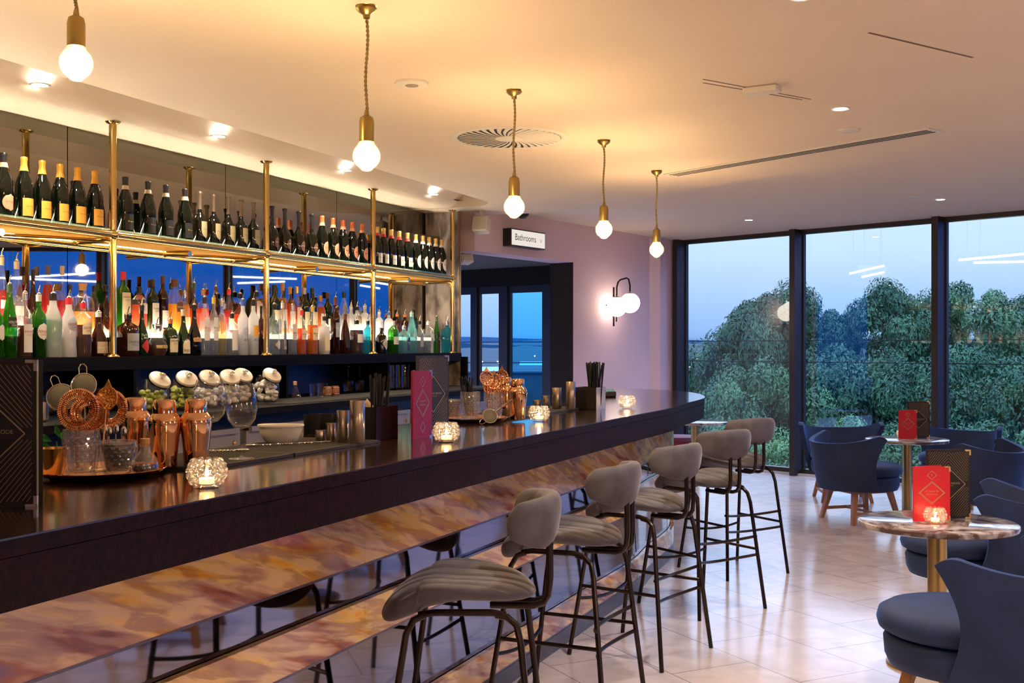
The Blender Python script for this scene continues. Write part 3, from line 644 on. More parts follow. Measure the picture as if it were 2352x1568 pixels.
def mg(n): return GL('bottle_glass_'+n, GC[n][0], 1.5, GC[n][1], GC[n][2])
def ml(n): return GL('spirit_'+n, LQ[n], 1.33, .5 if n not in ('water', 'pale') else .12, LQ[n])
CAPM = {'black': P('cap_black', (.006, .006, .007), .35), 'white': P('cap_white', (.8, .78, .74), .4), 'cork': P('cork', (.70, .36, .12), .7), 'red': P('cap_red', (.75, .02, .04), .4), 'maroon': P('cap_maroon', (.18, .03, .03), .4), 'gold': P('cap_gold', (.75, .55, .15), .3, .6), 'purple': P('cap_purple', (.10, .07, .14), .4), 'beige': P('cap_beige', (.62, .48, .32), .5), 'orange': P('cap_orange', (.8, .22, .06), .45), 'blue': P('cap_blue', (.05, .13, .5), .35), 'green': P('cap_green', (.05, .12, .06), .4), 'yellow': P('cap_yellow', (.9, .6, .06), .4), 'silver': P('cap_silver', (.6, .6, .6), .25, .9), 'aqua': P('cap_aqua', (.35, .62, .55), .4), 'brown': P('cap_brown', (.14, .05, .03), .5)}
m_chr = P('polished_steel', (.75, .73, .70), .12, 1.0)
def spirit(row, px, topy, w, kind, glass, liq, fill, cap, pour, lab, paper_=None, lz=(.12, .42), shape='rect', txt=None, ink='k', tz=None, half=.9, sup=None, vert=False, sy=1.0, txtw=None):
    v = 2.946 if row == 'f' else 3.105
    zb = ZC if row == 'f' else ZR
    t = T(px, v); loc = B(t, v, zb+.0005); Y = loc.y
    H = ZY(topy, Y)-zb; R = w/2.0*Y/F*.97
    if sup is None: sup = 2.0
    if sup > 2: R *= .93
    r = thing('spirit_bottle' if pour is not None else 'spirit_bottle', lab, 'bottle', loc, LAB+random.uniform(-.04, .06), 'spirit bottles in the front row' if row == 'f' else 'spirit bottles on the glowing riser')
    pr = prof_body(kind, H, R); seg = 24 if sup == 2 else 32
    obj('glass', MB().lathe(pr, seg, sup=sup), mg(glass), r)
    if liq and glass not in ('black', 'milk'):
        zt = fill*H; lp = [(rad(pr, z)-.0022, z) for z in [.012*H]+[.02*H+(zt-.02*H)*i/8 for i in range(9)]]
        obj('liquid', MB().lathe([(max(a, .002), b) for a, b in lp], seg, sup=sup), ml(liq), r)
    rt = pr[-1][0]; zn = H
    cl = .13*H if not pour else .10*H
    cz0 = H-cl
    obj('cap', MB().lathe([(rad(pr, cz0)+.0016, cz0), (rad(pr, (cz0+H)/2)+.0018, (cz0+H)/2), (rt+.002, H+.001), (rt*.95, H+.004), (.003, H+.0045)], 20), CAPM[cap], r)
    if pour:
        p = obj('pourer', MB().lathe([(rt*.9, H+.003), (rt*.95, H+.009), (rt*.5, H+.013), (.0035, H+.016)], 14).tube([(0, 0, H+.012), (0, 0, H+.022), (.002, .001, H+.034), (.008, .004, H+.052)], [.0036, .0034, .003, .0026], 8), m_chr, r)
    if paper_:
        l = obj('label', wrap(pr, lz[0]*H, lz[1]*H, half, shape, .0008, sup), pp(paper_), r)
        if txt:
            z = (tz if tz is not None else (lz[0]+lz[1])/2)*H
            hh = .0135 if not txtw else .011
            if vert: o = obj('lettering', wraptext(pr, txt, z, (lz[1]-lz[0])*H*.8, .018, .0016, sup, True), INK[ink], l, ang=None, recalc=False)
            else: o = obj('lettering', wraptext(pr, txt, z, txtw or min(2*half*R*.85, .017*len(txt)*.62), hh, .0016, sup), INK[ink], l, ang=None, recalc=False)
            # small print lines
            q = MB()
            for kx in range(2):
                zz = z-.014-.006*kx
                if zz > lz[0]*H+.004 and not vert: q.v += []; q2 = wrap(pr, zz, zz+.0014, half*.5, 'rect', .0014, sup, 6); q.add(q2.v, q2.f)
            if q.v: obj('small_print', q, INK[ink], l, ang=None, recalc=False)
    return r
S = spirit
for a in [
 ('f', -4, 690, 26, 'whisky', 'green', None, 0, 'red', False, 'bright green bottle with a round white label, cut by the photo edge', 'white', (.30, .58), 'oval', None),
 ('f', 22, 655, 34, 'cone', 'green', None, 0, 'green', True, 'green vermouth bottle with a black shoulder label', 'black', (.42, .56), 'rect', 'NOILLY PRAT', 'w'),
 ('f', 57, 674, 33, 'whisky', 'clear', 'brown', .50, 'silver', True, 'clear bottle with a tall white label and red lettering', 'white', (.08, .52), 'rect', "PIMM'S", 'r', .40),
 ('f', 89, 678, 34, 'whisky', 'green', 'brown', .48, 'white', True, 'green bottle with white neck and a red-banded white label', 'white', (.28, .55), 'oval', 'PERNOD', 'r'),
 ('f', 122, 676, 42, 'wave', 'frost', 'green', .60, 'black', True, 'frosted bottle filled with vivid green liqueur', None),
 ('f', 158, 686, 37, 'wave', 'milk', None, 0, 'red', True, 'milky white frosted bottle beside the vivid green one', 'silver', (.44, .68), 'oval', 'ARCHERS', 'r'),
 ('f', 191, 697, 38, 'squat', 'clear', 'brown', .60, 'red', True, 'square clear bottle of brown liqueur with cream label and red neck', 'cream', (.42, .66), 'arch', 'SOUTHERN', 'k'),
 ('f', 226, 718, 43, 'bell', 'brown', None, 0, 'white', True, 'bell-shaped brown bottle with a beige label next to the first brass post', 'beige', (.08, .34), 'rect', 'Grand Marnier', 'w'),
 ('f', 294, 724, 50, 'squat', 'brown', 'rum', .6, 'black', True, 'wide square amber bottle with a silver label, just past the first brass post', 'silver', (.14, .56), 'rect', 'DISARONNO', 'k'),
 ('f', 326, 702, 32, 'bell', 'dkgreen', None, 0, 'black', True, 'tall dark liqueur bottle with a red arrow label', 'red', (.06, .34), 'diamond', 'Tia Maria', 'w', .42),
 ('f', 361, 748, 47, 'ball', 'clear', 'brown', .38, 'silver', True, 'round-bellied bottle with a narrow gold band and dark spirit', 'ochre', (.26, .36), 'rect', 'R D', 'k'),
 ('f', 391, 735, 36, 'decanter', 'dkgreen', None, 0, 'orange', True, 'dark shouldered bottle with orange neck and cream label', 'cream', (.10, .48), 'rect', 'DRAMBUIE', 'k', .42),
 ('f', 421, 712, 32, 'bell', 'dkgreen', None, 0, 'beige', False, 'dark bottle with a pink wax seal and round cream label', 'cream', (.05, .36), 'arch', 'BENEDICTINE', 'k', .12),
 ('f', 446, 702, 34, 'bell', 'black', None, 0, 'black', True, 'near-black cream liqueur bottle with an orange banner', 'ochre', (.28, .36), 'rect', 'BAILEYS', 'r'),
 ('f', 470, 684, 24, 'vodka', 'clear', 'water', .6, 'black', True, 'clear vodka bottle with black neck and a red square on its label', 'white', (.26, .66), 'rect', 'Ketel', 'r', .48),
 ('f', 491, 684, 21, 'vodka', 'clear', 'water', .6, 'yellow', True, 'clear vodka bottle with a bright yellow neck', 'white', (.26, .66), 'rect', 'Ketel', 'k', .48),
 ('f', 510, 690, 21, 'vodka', 'clear', 'pale', .62, 'silver', True, 'clear bottle holding a long blade of grass', None),
 ('f', 533, 722, 28, 'squat', 'clear', 'water', .55, 'black', True, 'short clear tequila bottle with an agave picture label', 'white', (.12, .62), 'rect', None),
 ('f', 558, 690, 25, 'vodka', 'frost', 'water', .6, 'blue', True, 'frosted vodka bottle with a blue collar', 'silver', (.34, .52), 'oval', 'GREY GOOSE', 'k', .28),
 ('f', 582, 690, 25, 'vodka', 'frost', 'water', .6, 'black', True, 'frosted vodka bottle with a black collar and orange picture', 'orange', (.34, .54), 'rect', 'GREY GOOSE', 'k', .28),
 ('f', 600, 704, 14, 'whisky', 'brown', None, 0, 'black', False, 'narrow dark bottle half behind the second brass post', None),
 ('f', 630, 700, 26, 'vodka', 'clear', 'water', .55, 'black', True, 'clear bottle etched with a white tree pattern', 'white', (.10, .30), 'diamond', None),
 ('f', 649, 696, 18, 'vodka', 'clear', 'water', .7, 'white', True, 'slim clear bottle with upright lettering on a grey strip', 'silver', (.10, .66), 'rect', 'Sagatiba', 'k', .38, .6, None, True),
 ('f', 672, 702, 21, 'vodka', 'clear', 'water', .6, 'silver', True, 'clear white-rum bottle with white label over a dark band', 'white', (.30, .62), 'rect', 'BACARDI', 'k', .44),
 ('f', 693, 714, 22, 'squat', 'clear', 'orange', .60, 'red', True, 'clear bottle of orange spirit with a small red neck', 'cream', (.34, .58), 'rect', 'MONKEY', 'k'),
 ('f', 718, 705, 26, 'vodka', 'clear', 'amber', .62, 'gold', True, 'golden rum bottle with a beige label and tan neck', 'cream', (.30, .56), 'rect', 'BACARDI', 'k', .44),
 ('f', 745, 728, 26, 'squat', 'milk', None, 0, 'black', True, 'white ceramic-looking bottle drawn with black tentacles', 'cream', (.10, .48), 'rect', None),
 ('f', 770, 684, 22, 'whisky', 'brown', 'rum', .6, 'maroon', False, 'tall dark rum bottle with a maroon neck and grey label', 'grey', (.30, .56), 'rect', 'BACARDI', 'w', .46),
 ('f', 793, 722, 22, 'cone', 'brown', 'amber', .6, 'brown', False, 'conical amber rum bottle with a framed black label', 'black', (.16, .58), 'rect', None),
 ('f', 819, 737, 33, 'squat', 'clear', 'plum', .72, 'black', True, 'wide clear bottle of plum-dark gin with a white label', 'white', (.34, .60), 'rect', None),
 ('f', 845, 738, 22, 'squat', 'blue', 'water', .6, 'black', True, 'pale teal gin bottle beside the third brass post', 'silver', (.12, .70), 'rect', None, 'k', None, .35),
 ('f', 876, 754, 28, 'decanter', 'black', None, 0, 'black', False, 'squat black gin bottle with a white diamond label', 'white', (.14, .66), 'diamond', 'GIN', 'k'),
 ('f', 903, 738, 26, 'squat', 'green', None, 0, 'white', False, 'bright green gin bottle with a white label', 'white', (.28, .52), 'rect', 'Gin', 'k'),
 ('f', 928, 750, 29, 'squat', 'aqua', 'water', .5, 'silver', True, 'pale blue gin bottle with a navy arched label', 'navy', (.10, .62), 'arch', 'No 10', 'w', .4, .5),
 ('f', 946, 718, 25, 'cone', 'aqua', 'water', .5, 'aqua', True, 'tall pale aqua gin bottle with an aqua pointed label', 'aqua', (.30, .60), 'diamond', None),
 ('f', 964, 738, 18, 'vodka', 'clear', 'water', .4, 'black', True, 'slim clear gin bottle with black neck near the column', 'grey', (.2, .5), 'rect', None),
 ('f', 984, 739, 28, 'squat', 'clear', 'water', .6, 'white', True, 'wide clear gin bottle with white neck and banded glass', 'white', (.48, .62), 'rect', None, 'k', None, .5),
 ('f', 1003, 728, 16, 'cone', 'green', None, 0, 'green', True, 'green-shouldered gin bottle with a black body label', 'black', (.05, .60), 'rect', 'G', 'w', .42),
 ('f', 1027, 740, 28, 'squat', 'blue', 'water', .8, 'silver', True, 'ribbed turquoise gin bottle, last before the end brass post', None),
 ('b', 4, 592, 30, 'cone', 'clear', 'red', .55, 'beige', True, 'clear bottle of red vodka with a beige collar at the photo edge', 'white', (.30, .42), 'rect', None),
 ('b', 38, 602, 32, 'cone', 'clear', 'water', .5, 'beige', True, 'tall clear vodka bottle with a beige collar, second on the riser', 'white', (.22, .36), 'rect', None),
 ('b', 76, 620, 28, 'bell', 'brown', None, 0, 'black', False, 'dark brown bottle with a long black cap', None),
 ('b', 110, 612, 32, 'cone', 'clear', 'red', .72, 'purple', False, 'bottle of ruby liqueur with a dull purple capsule', 'salmon', (.22, .40), 'rect', None),
 ('b', 143, 612, 30, 'bell', 'clear', 'red', .48, 'beige', False, 'clear bottle half full of red liqueur with a beige capsule', None),
 ('b', 161, 654, 22, 'whisky', 'clear', 'water', .4, 'black', False, 'small clear bottle with a flat black stopper', None),
 ('b', 190, 652, 56, 'decanter', 'clear', 'gold', .42, 'cork', False, 'big round decanter of golden spirit with a cork stopper', None),
 ('b', 216, 657, 22, 'whisky', 'clear', 'purple', .7, 'black', False, 'small bottle of purple liqueur with black cap', None),
 ('b', 243, 656, 38, 'ball', 'brown', 'plum', .6, 'black', False, 'crackled dark round bottle behind the first brass post', 'black', (.30, .62), 'oval', None),
 ('b', 283, 625, 34, 'whisky', 'green', None, 0, 'red', False, 'green whiskey bottle with red cap and cream label', 'cream', (.14, .66), 'rect', 'JAMESON', 'k', .58),
 ('b', 320, 660, 36, 'squat', 'clear', 'orange', .62, 'black', False, 'square amber whiskey bottle with broad black cap and white crest label', 'white', (.42, .66), 'arch', None),
 ('b', 351, 642, 28, 'whisky', 'dkgreen', None, 0, 'black', False, 'dark whisky bottle with a tall white label and black cap', 'white', (.16, .56), 'rect', 'Canadian', 'k', .46),
 ('b', 374, 635, 26, 'whisky', 'brown', 'plum', .6, 'brown', False, 'dark red-brown bottle with a white label and patterned brown neck', 'white', (.10, .40), 'rect', None),
 ('b', 401, 643, 44, 'cone', 'clear', 'gold', .55, 'brown', False, 'cone-shouldered bottle of golden whisky with a slanted brown label', 'brown', (.40, .58), 'rect', 'WHISKY', 'w', None, .6),
 ('b', 424, 672, 26, 'whisky', 'clear', 'gold', .7, 'silver', True, 'golden whisky bottle with steel pourer behind the creamy label', 'cream', (.1, .4), 'rect', None),
 ('b', 446, 652, 30, 'ball', 'clear', 'orange', .5, 'green', True, 'round amber bottle with a dark green collar and pourer', None),
 ('b', 467, 668, 28, 'decanter', 'clear', 'orange', .6, 'cork', True, 'rounded orange liqueur bottle with pourer above the vodka pair', None),
 ('b', 496, 660, 22, 'whisky', 'brown', 'rum', .7, 'brown', True, 'narrow brown bottle with a wide dark collar', None),
 ('b', 526, 666, 24, 'cone', 'clear', 'red', .55, 'red', True, 'whiskey bottle with a bright red waxed neck', 'cream', (.1, .38), 'rect', None),
 ('b', 551, 676, 38, 'ball', 'clear', 'orange', .5, 'black', True, 'round clear bottle with copper-coloured spirit and pourer', 'white', (.1, .34), 'oval', None),
 ('b', 589, 672, 32, 'squat', 'clear', 'rum', .75, 'black', True, 'square bottle with a tall white label beside the second brass post', 'white', (.10, .80), 'rect', '08', 'k', .66),
 ('b', 605, 664, 20, 'whisky', 'clear', 'gold', .7, 'black', False, 'golden bottle with black cap right behind the second brass post', None),
 ('b', 630, 655, 34, 'whisky', 'dkgreen', None, 0, 'black', False, 'dark green bottle with a thick ribbed black cap', 'cream', (.3, .5), 'rect', None),
 ('b', 649, 652, 22, 'vodka', 'clear', 'gold', .72, 'cork', False, 'bottle of golden whisky with the tallest orange cork', 'white', (.14, .5), 'rect', None),
 ('b', 666, 660, 26, 'whisky', 'clear', 'orange', .66, 'cork', False, 'orange-tinted whisky bottle with a short orange cork', 'white', (.14, .5), 'rect', None),
 ('b', 682, 659, 24, 'whisky', 'clear', 'orange', .6, 'gold', False, 'peach-labelled whisky bottle with a gold capsule', 'cream', (.10, .58), 'rect', None),
 ('b', 699, 662, 26, 'whisky', 'dkgreen', None, 0, 'white', False, 'dark green malt bottle with a white cap and cream label', 'cream', (.10, .50), 'rect', None),
 ('b', 717, 662, 26, 'whisky', 'dkgreen', None, 0, 'black', False, 'dark malt bottle with a black capsule and cream label', 'cream', (.10, .50), 'rect', None),
 ('b', 736, 680, 26, 'decanter', 'clear', 'amber', .72, 'cork', False, 'amber bottle with a fat cork stopper and big white label', 'white', (.08, .56), 'rect', None),
 ('b', 753, 673, 22, 'whisky', 'dkgreen', None, 0, 'brown', False, 'dark green bottle with a face-like white label', 'white', (.12, .40), 'rect', None),
 ('b', 771, 684, 20, 'whisky', 'clear', 'red', .6, 'maroon', True, 'red bourbon bottle just behind the maroon-necked rum', None),
 ('b', 790, 671, 26, 'cone', 'clear', 'water', .4, 'black', False, 'clear sloping bottle with a small black cap', 'white', (.08, .46), 'rect', None),
 ('b', 806, 704, 20, 'whisky', 'milk', None, 0, 'white', True, 'glowing white bottle with pourer, first of the pale ones', None),  # from here six clear bottles get their back-lit glow as white glass
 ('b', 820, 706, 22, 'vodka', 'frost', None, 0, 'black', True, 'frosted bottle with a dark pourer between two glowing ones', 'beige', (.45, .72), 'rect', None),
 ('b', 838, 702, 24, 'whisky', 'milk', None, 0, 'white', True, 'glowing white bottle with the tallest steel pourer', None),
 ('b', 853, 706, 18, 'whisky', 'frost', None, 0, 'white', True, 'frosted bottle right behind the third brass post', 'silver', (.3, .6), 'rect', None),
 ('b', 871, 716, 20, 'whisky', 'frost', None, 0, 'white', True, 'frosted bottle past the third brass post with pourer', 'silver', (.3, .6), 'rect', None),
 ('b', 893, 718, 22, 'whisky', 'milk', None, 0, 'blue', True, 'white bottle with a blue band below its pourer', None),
 ('b', 912, 722, 20, 'whisky', 'brown', 'orange', .6, 'orange', True, 'brown bottle with an orange collar and pourer', None),
 ('b', 930, 723, 20, 'whisky', 'brown', 'orange', .6, 'orange', True, 'brown bottle with orange collar nearer the column', None),
 ('b', 951, 712, 18, 'whisky', 'dkgreen', None, 0, 'black', False, 'dark green bottle behind the tall aqua gin', None)]:
    S(*a)
# ================================================================ ON THE BAR
m_copper = P('polished_copper', (.93, .52, .27), .06, 1.0)
m_copperg = P('rose_gold', (.90, .52, .26), .10, 1.0)
m_goldc = P('gold_metal', (.90, .55, .18), .16, 1.0)
m_crys = GL('crystal', (.97, .97, .97), 1.6, .08, (.98, .95, .9))
m_clear = GL('clear_glass', (.985, .985, .99), 1.5)
m_cutg = GL('cut_glass', (.93, .92, .93), 2.1, .12, (.95, .88, .86), rough=.04)
m_flame = E('candle_flame', (1.0, .62, .25), 14.0)
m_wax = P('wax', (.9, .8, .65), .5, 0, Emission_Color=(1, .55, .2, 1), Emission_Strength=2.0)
def tealight(label, loc, first=[None]):
    if first[0] is None:
        r = thing('tealight_holder', label, 'candle holder', loc, 0, 'beaded crystal tealight holders'); mb = MB()
        for j, (z, R, n) in enumerate([(.018, .036, 13), (.031, .043, 14), (.044, .044, 14), (.057, .040, 13), (.067, .034, 11)]):
            for k in range(n):
                a = 2*PI*(k+.5*(j % 2))/n; mb.ball((R*math.cos(a), R*math.sin(a), z), .0092, 8, 6)
        bw = obj('crystal_bowl', mb, m_crys, r)
        obj('liner', MB().lathe([(.02, .008), (.034, .02), (.037, .045), (.030, .068)], 20, closed=False), m_clear, bw)
        obj('foot', MB().lathe([(.030, 0), (.031, .005), (.022, .010), (.026, .014)], 24), m_clear, r)
        ca = obj('candle', MB().lathe([(.018, .012), (.019, .026), (.001, .026)], 18), m_wax, r)
        obj('flame', MB().lathe([(.001, .028), (.0045, .034), (.004, .042), (.0005, .052)], 10), m_flame, ca)
        light('tealight_glow', 'POINT', (0, 0, .046), .35, (1, .60, .28), r, shadow_soft_size=.006)
        first[0] = r; return r
    return dup(first[0], loc, random.uniform(0, 1), label)
tealight('beaded crystal tealight at the end of the bar nearest the copper tray and shakers', G(475, 1121, ZB))
tealight('beaded crystal tealight on the bar beside the magenta menu', G(1025, 1016, ZB))
tealight('beaded crystal tealight on the bar beside the single copper shaker', G(1238, 968, ZB))
tealight('beaded crystal tealight alone near the curved bar end', G(1440, 938, ZB))
# trays
def tray(label, loc):
    r = thing('serving_tray', label, 'tray', loc)
    obj('dish', MB().lathe([(.10, .004), (.155, .006), (.172, .016), (.176, .020), (.173, .021), (.155, .011), (.002, .010)], 48), m_copper, r)
    obj('foot_ring', MB().lathe([(.125, 0), (.13, .004), (.10, .005)], 40), m_black, r); return r
TR1 = G(230, 1092, ZB); TR2 = G(1083, 967, ZB)
tray('round copper tray nearest the large black menu, crowded with strainers and cut glass', TR1)
tray('round copper tray behind the magenta menu, with cut glasses and a tea strainer', TR2)
ZT = ZB+.0115
def cutglass(name, label, loc, R0, R1, H, mat=None, cat='glass', dark=False, group=None):
    r = thing(name, label, cat, loc, 0, group)
    rf = lambda a, z: 1+.05*max(0, abs(math.sin(8*a+z*150))+abs(math.sin(8*a-z*150))-1.05)*(1 if z < H*.86 else 0)
    pr = [(R0*.9, 0)]+[(R0+(R1-R0)*math.sin(PI/2*min(1, i/30*1.1)), .002+(H-.002)*i/30) for i in range(31)]
    obj('bowl', MB().lathe(pr+[(R1-.004, H-.001), (R0*.88, .014), (.001, .012)], 64, rf=rf), mat or m_cutg, r, ang=4)
    if dark: obj('contents', MB().lathe([(R0*.84, .014), (R1*.90, H*.92), (.001, H*.92)], 24), dark, r)
    return r
def ring(R, r, n, M, mat, name, parent, coils=46):
    pts = []
    for i in range(coils*6):
        a = 2*PI*i/(coils*6); b = a*coils; pts.append(M @ Vector(((R+r*math.cos(b))*math.cos(a), (R+r*math.cos(b))*math.sin(a), r*math.sin(b))))
    return obj(name, MB().tube(pts, .0013, 4, closed=True), mat, parent)
def face_cam(loc, tilt=0.0, yaw=0.0):
    """disc plane turned to stand upright facing the guests"""
    return Matrix.Translation(loc) @ Matrix.Rotation(yaw, 4, 'Z') @ Matrix.Rotation(PI/2+tilt, 4, 'X')
# tray one
def on(px, py, z=ZT): return G(px, py, z)
c1 = on(187, 1094); g1 = cutglass('mixing_glass', 'tall cut-crystal mixing glass holding the copper strainers on the near tray', c1, .036, .047, .125)
c2 = on(271, 1091); cutglass('cut_tumbler', 'dark smoky cut tumbler full of steel spoons on the near tray', c2, .034, .050, .092, dark=m_black)
cup = thing('gold_cup', 'plain flared gold cup beside the large black menu', 'cup', on(124, 1092))
obj('body', MB().lathe([(.024, 0), (.0245, .002), (.043, .074), (.0415, .074), (.023, .003), (.001, .003)], 36), m_goldc, cup)
dec = thing('bitters_decanter', 'small round cut decanter of dark bitters with a cork on the near tray', 'bottle', on(333, 1084))
obj('glass', MB().lathe([(.030, 0), (.036, .006), (.037, .020), (.030, .040), (.016, .056), (.013, .066), (.0145, .076), (.015, .078)], 40, rf=lambda a, z: 1+.03*abs(math.sin(9*a+z*160))), m_cutg, dec)
obj('bitters', MB().lathe([(.029, .002), (.033, .008), (.034, .020), (.001, .022)], 24), ml('plum'), dec)
obj('stopper', MB().lathe([(.012, .070), (.013, .092), (.001, .093)], 16), CAPM['cork'], dec)
def hawthorn(label, c, yaw, tilt=0.1, R=.040):
    r = thing('hawthorne_strainer', label, 'strainer', c)
    M = face_cam((0, 0, 0), tilt, yaw)
    obj('rim', MB().tube([M @ Vector((R*math.cos(a), R*math.sin(a), 0)) for a in [2*PI*i/40 for i in range(40)]], .0035, 8, closed=True), m_copper, r)
    obj('rim', MB().tube([M @ Vector(((R-.007)*math.cos(a), (R-.007)*math.sin(a), .004)) for a in [2*PI*i/40 for i in range(40)]], .0028, 8, closed=True), m_copper, r)
    ring(R-.005, .0085, 40, M, m_copperg, 'coil_spring', r, 60)
    ring(R-.018, .0065, 40, M, m_copperg, 'coil_spring', r, 44)
    mb = MB(); mb.tube([M @ Vector((0, -R, 0)), M @ Vector((0, -R-.05, .0)), M @ Vector((.004, -R-.10, 0))], [.004, .004, .003], 8); obj('handle', mb, m_copper, r)
    return r
def disc_strainer(label, c, yaw, tilt, R=.034, mat=m_copper):
    r = thing('julep_strainer', label, 'strainer', c); M = face_cam((0, 0, 0), tilt, yaw); mb = MB()
    nr = 6; 
    vs = []; fs = []
    for j in range(nr+1):
        for k in range(36):
            q = R*(.02+.98*j/nr); a = 2*PI*k/36; vs.append(M @ Vector((q*math.cos(a), q*math.sin(a)*1.05, -.010*(1-(j/nr)**2))))
    for j in range(nr):
        for k in range(36):
            if (j+k) % 3 == 0 and 1 <= j < 5: continue
            k2 = (k+1) % 36; fs.append((j*36+k, j*36+k2, (j+1)*36+k2, (j+1)*36+k))
    bo = obj('bowl', mb.add(vs, fs), mat, r); sol = bo.modifiers.new('thickness', 'SOLIDIFY'); sol.thickness = .0012
    obj('rim', MB().tube([M @ Vector((R*math.cos(a), R*1.05*math.sin(a), 0)) for a in [2*PI*i/36 for i in range(36)]], .0018, 6, closed=True), mat, r)
    obj('ear', MB().add([M @ Vector(p) for p in ((-.012, R*.98, 0), (.012, R*.98, 0), (0, R+.022, 0), (-.012, R*.98, .0016), (.012, R*.98, .0016), (0, R+.022, .0016))], [(0, 1, 2), (3, 4, 5), (0, 1, 4, 3), (1, 2, 5, 4), (2, 0, 3, 5)]), mat, r)
    obj('handle', MB().tube([M @ Vector((0, -R, 0)), M @ Vector((0, -R-.06, .0)), M @ Vector((.0, -R-.10, 0))], [.0035, .003, .003], 8), mat, r)
    return r
def mesh_strainer(label, c, yaw, tilt, R=.030, roll=0.0, handle=True):
    r = thing('tea_strainer', label, 'strainer', c); M = face_cam((0, 0, 0), tilt, yaw) @ Matrix.Rotation(roll, 4, 'Z')
    m = GL('steel_gauze', (.45, .44, .36), 1.2, .65, (.36, .35, .28))
    obj('gauze', MB().lathe([(R*math.sin(PI/2*i/6)+1e-6, -R*.7*math.cos(PI/2*i/6)) for i in range(7)], 24, M=M, closed=False), m, r)
    obj('rim', MB().tube([M @ Vector((R*math.cos(a), R*math.sin(a), 0)) for a in [2*PI*i/30 for i in range(30)]], .002, 6, closed=True), m_chr, r)
    obj('hook', MB().tube([M @ Vector(p) for p in ((-.010, R, 0), (-.010, R+.018, 0), (-.004, R+.026, 0), (.004, R+.026, 0), (.010, R+.018, 0), (.010, R, 0))], .0016, 6), m_chr, r)
    if handle: obj('handle', MB().tube([M @ Vector((0, -R, 0)), M @ Vector((0, -R-.10, 0))], .0022, 6), m_chr, r)
    return r
def above(px, py, y): return Vector(((px-1176)/F*y, y, ZY(py, y)))
hawthorn('copper coil strainer, big ring facing the guests over the near mixing glass', above(180, 941, c1.y-.01), 0.0, -.10, .053)
hawthorn('copper coil strainer tucked just behind the big ring strainer', above(206, 950, c1.y+.02), .5, -.05, .046)
hawthorn('pink-gold coil strainer leaning toward the three copper shakers', above(252, 940, c1.y+.05), -.2, -.1, .050)
disc_strainer('gold star-eared julep strainer at the top of the near bunch', above(246, 915, c1.y+.03), -.2, -.15, .030, m_goldc)
mesh_strainer('steel gauze strainer with a loop hook, highest of the near bunch', above(192, 885, c1.y+.05), .1, -.25, .033, .12)
mesh_strainer('steel gauze strainer with a loop hook, lower one beside the black menu', above(140, 912, c1.y+.05), .25, -.2, .036, .35)
for k, (dx, py, lab) in enumerate([(240, 985, 'steel teaspoon, end one in the dark tumbler'), (250, 990, 'white-topped steel teaspoon in the dark tumbler'), (266, 985, 'steel teaspoon leaning in the middle of the dark tumbler'), (284, 990, 'broad steel spoon leaning toward the shakers in the dark tumbler')]):
    p = above(dx, py, c2.y+.005*(k-2)); r = thing('teaspoon', lab, 'spoon', p, 0, 'spoons in the dark cut tumbler')
    obj('bowl', MB().ball((0, 0, 0), .009, 12, 8, 1.5), m_chr, r).scale = (1, .45, 1)
    obj('handle', MB().tube([(0, 0, -.012), (0, .002, -.07)], .0015, 6), m_chr, r)
mint = thing('mint_sprig', 'fresh green mint sprig poking out behind the gold cup', 'herb', above(130, 1022, c1.y+.14))
mb = MB()
for k, (x, z, a, L) in enumerate([(-.012, .01, 2.6, .05), (-.008, -.01, 2.9, .045), (.012, .012, 1.2, .035), (.008, .02, 1.7, .04), (.0, -.02, 3.3, .035)]):
    d = Vector((math.cos(a), -.2, math.sin(a)*.6+.1)).normalized(); n = Vector((-d.z, .5, d.x)).normalized(); b = Vector((x, 0, z))
    L *= 1.15
    mb.add([b, b+d*L*.4+n*.014, b+d*L, b+d*L*.4-n*.014, b+d*L*.45+Vector((0, -.006, 0))], [(0, 1, 4), (1, 2, 4), (2, 3, 4), (3, 0, 4)])
obj('leaves', mb, P('mint_green', (.06, .42, .08), .45), mint); obj('stem', MB().tube([(0, 0, .01), (.005, 0, -.07)], .002, 6), P('mint_stem', (.1, .3, .06), .6), mint)
# shakers
def shaker(label, loc, first=[None], k=1.0):
    if first[0] is None:
        r = thing('cocktail_shaker', label, 'shaker', loc, 0, 'copper cocktail shakers')
        obj('cup', MB().lathe([(.034, 0), (.0355, .003), (.0375, .045), (.0425, .090), (.0455, .120), (.0455, .127)], 40), m_copper, r)
        obj('strainer_top', MB().lathe([(.0448, .1272), (.0450, .136), (.038, .147), (.031, .156), (.030, .158)], 40), m_copperg, r)
        obj('cap', MB().lathe([(.0335, .152), (.0335, .158), (.0315, .186), (.029, .191), (.02, .193), (.001, .1935)], 40), m_copper, r)
        obj('seam', MB().lathe([(.0462, .124), (.0466, .1265), (.0462, .129)], 40, closed=False), m_copperg, r)
        first[0] = r; return r
    return dup(first[0], loc, random.uniform(0, 1), label)
SHZ = ZB+.0105
shaker('copper cocktail shaker standing closest to the strainers, first of three', G(311, 1060, SHZ)); shaker('copper cocktail shaker in the middle of the three on the near mat', G(378, 1070, SHZ))
shaker('copper cocktail shaker beside the wine glass, last of three', G(450, 1067, SHZ)); shaker('copper cocktail shaker standing alone by the far tray', G(1189, 962, SHZ))
shaker('copper cocktail shaker mostly hidden behind the far cut mixing glass', G(1160, 953, SHZ))
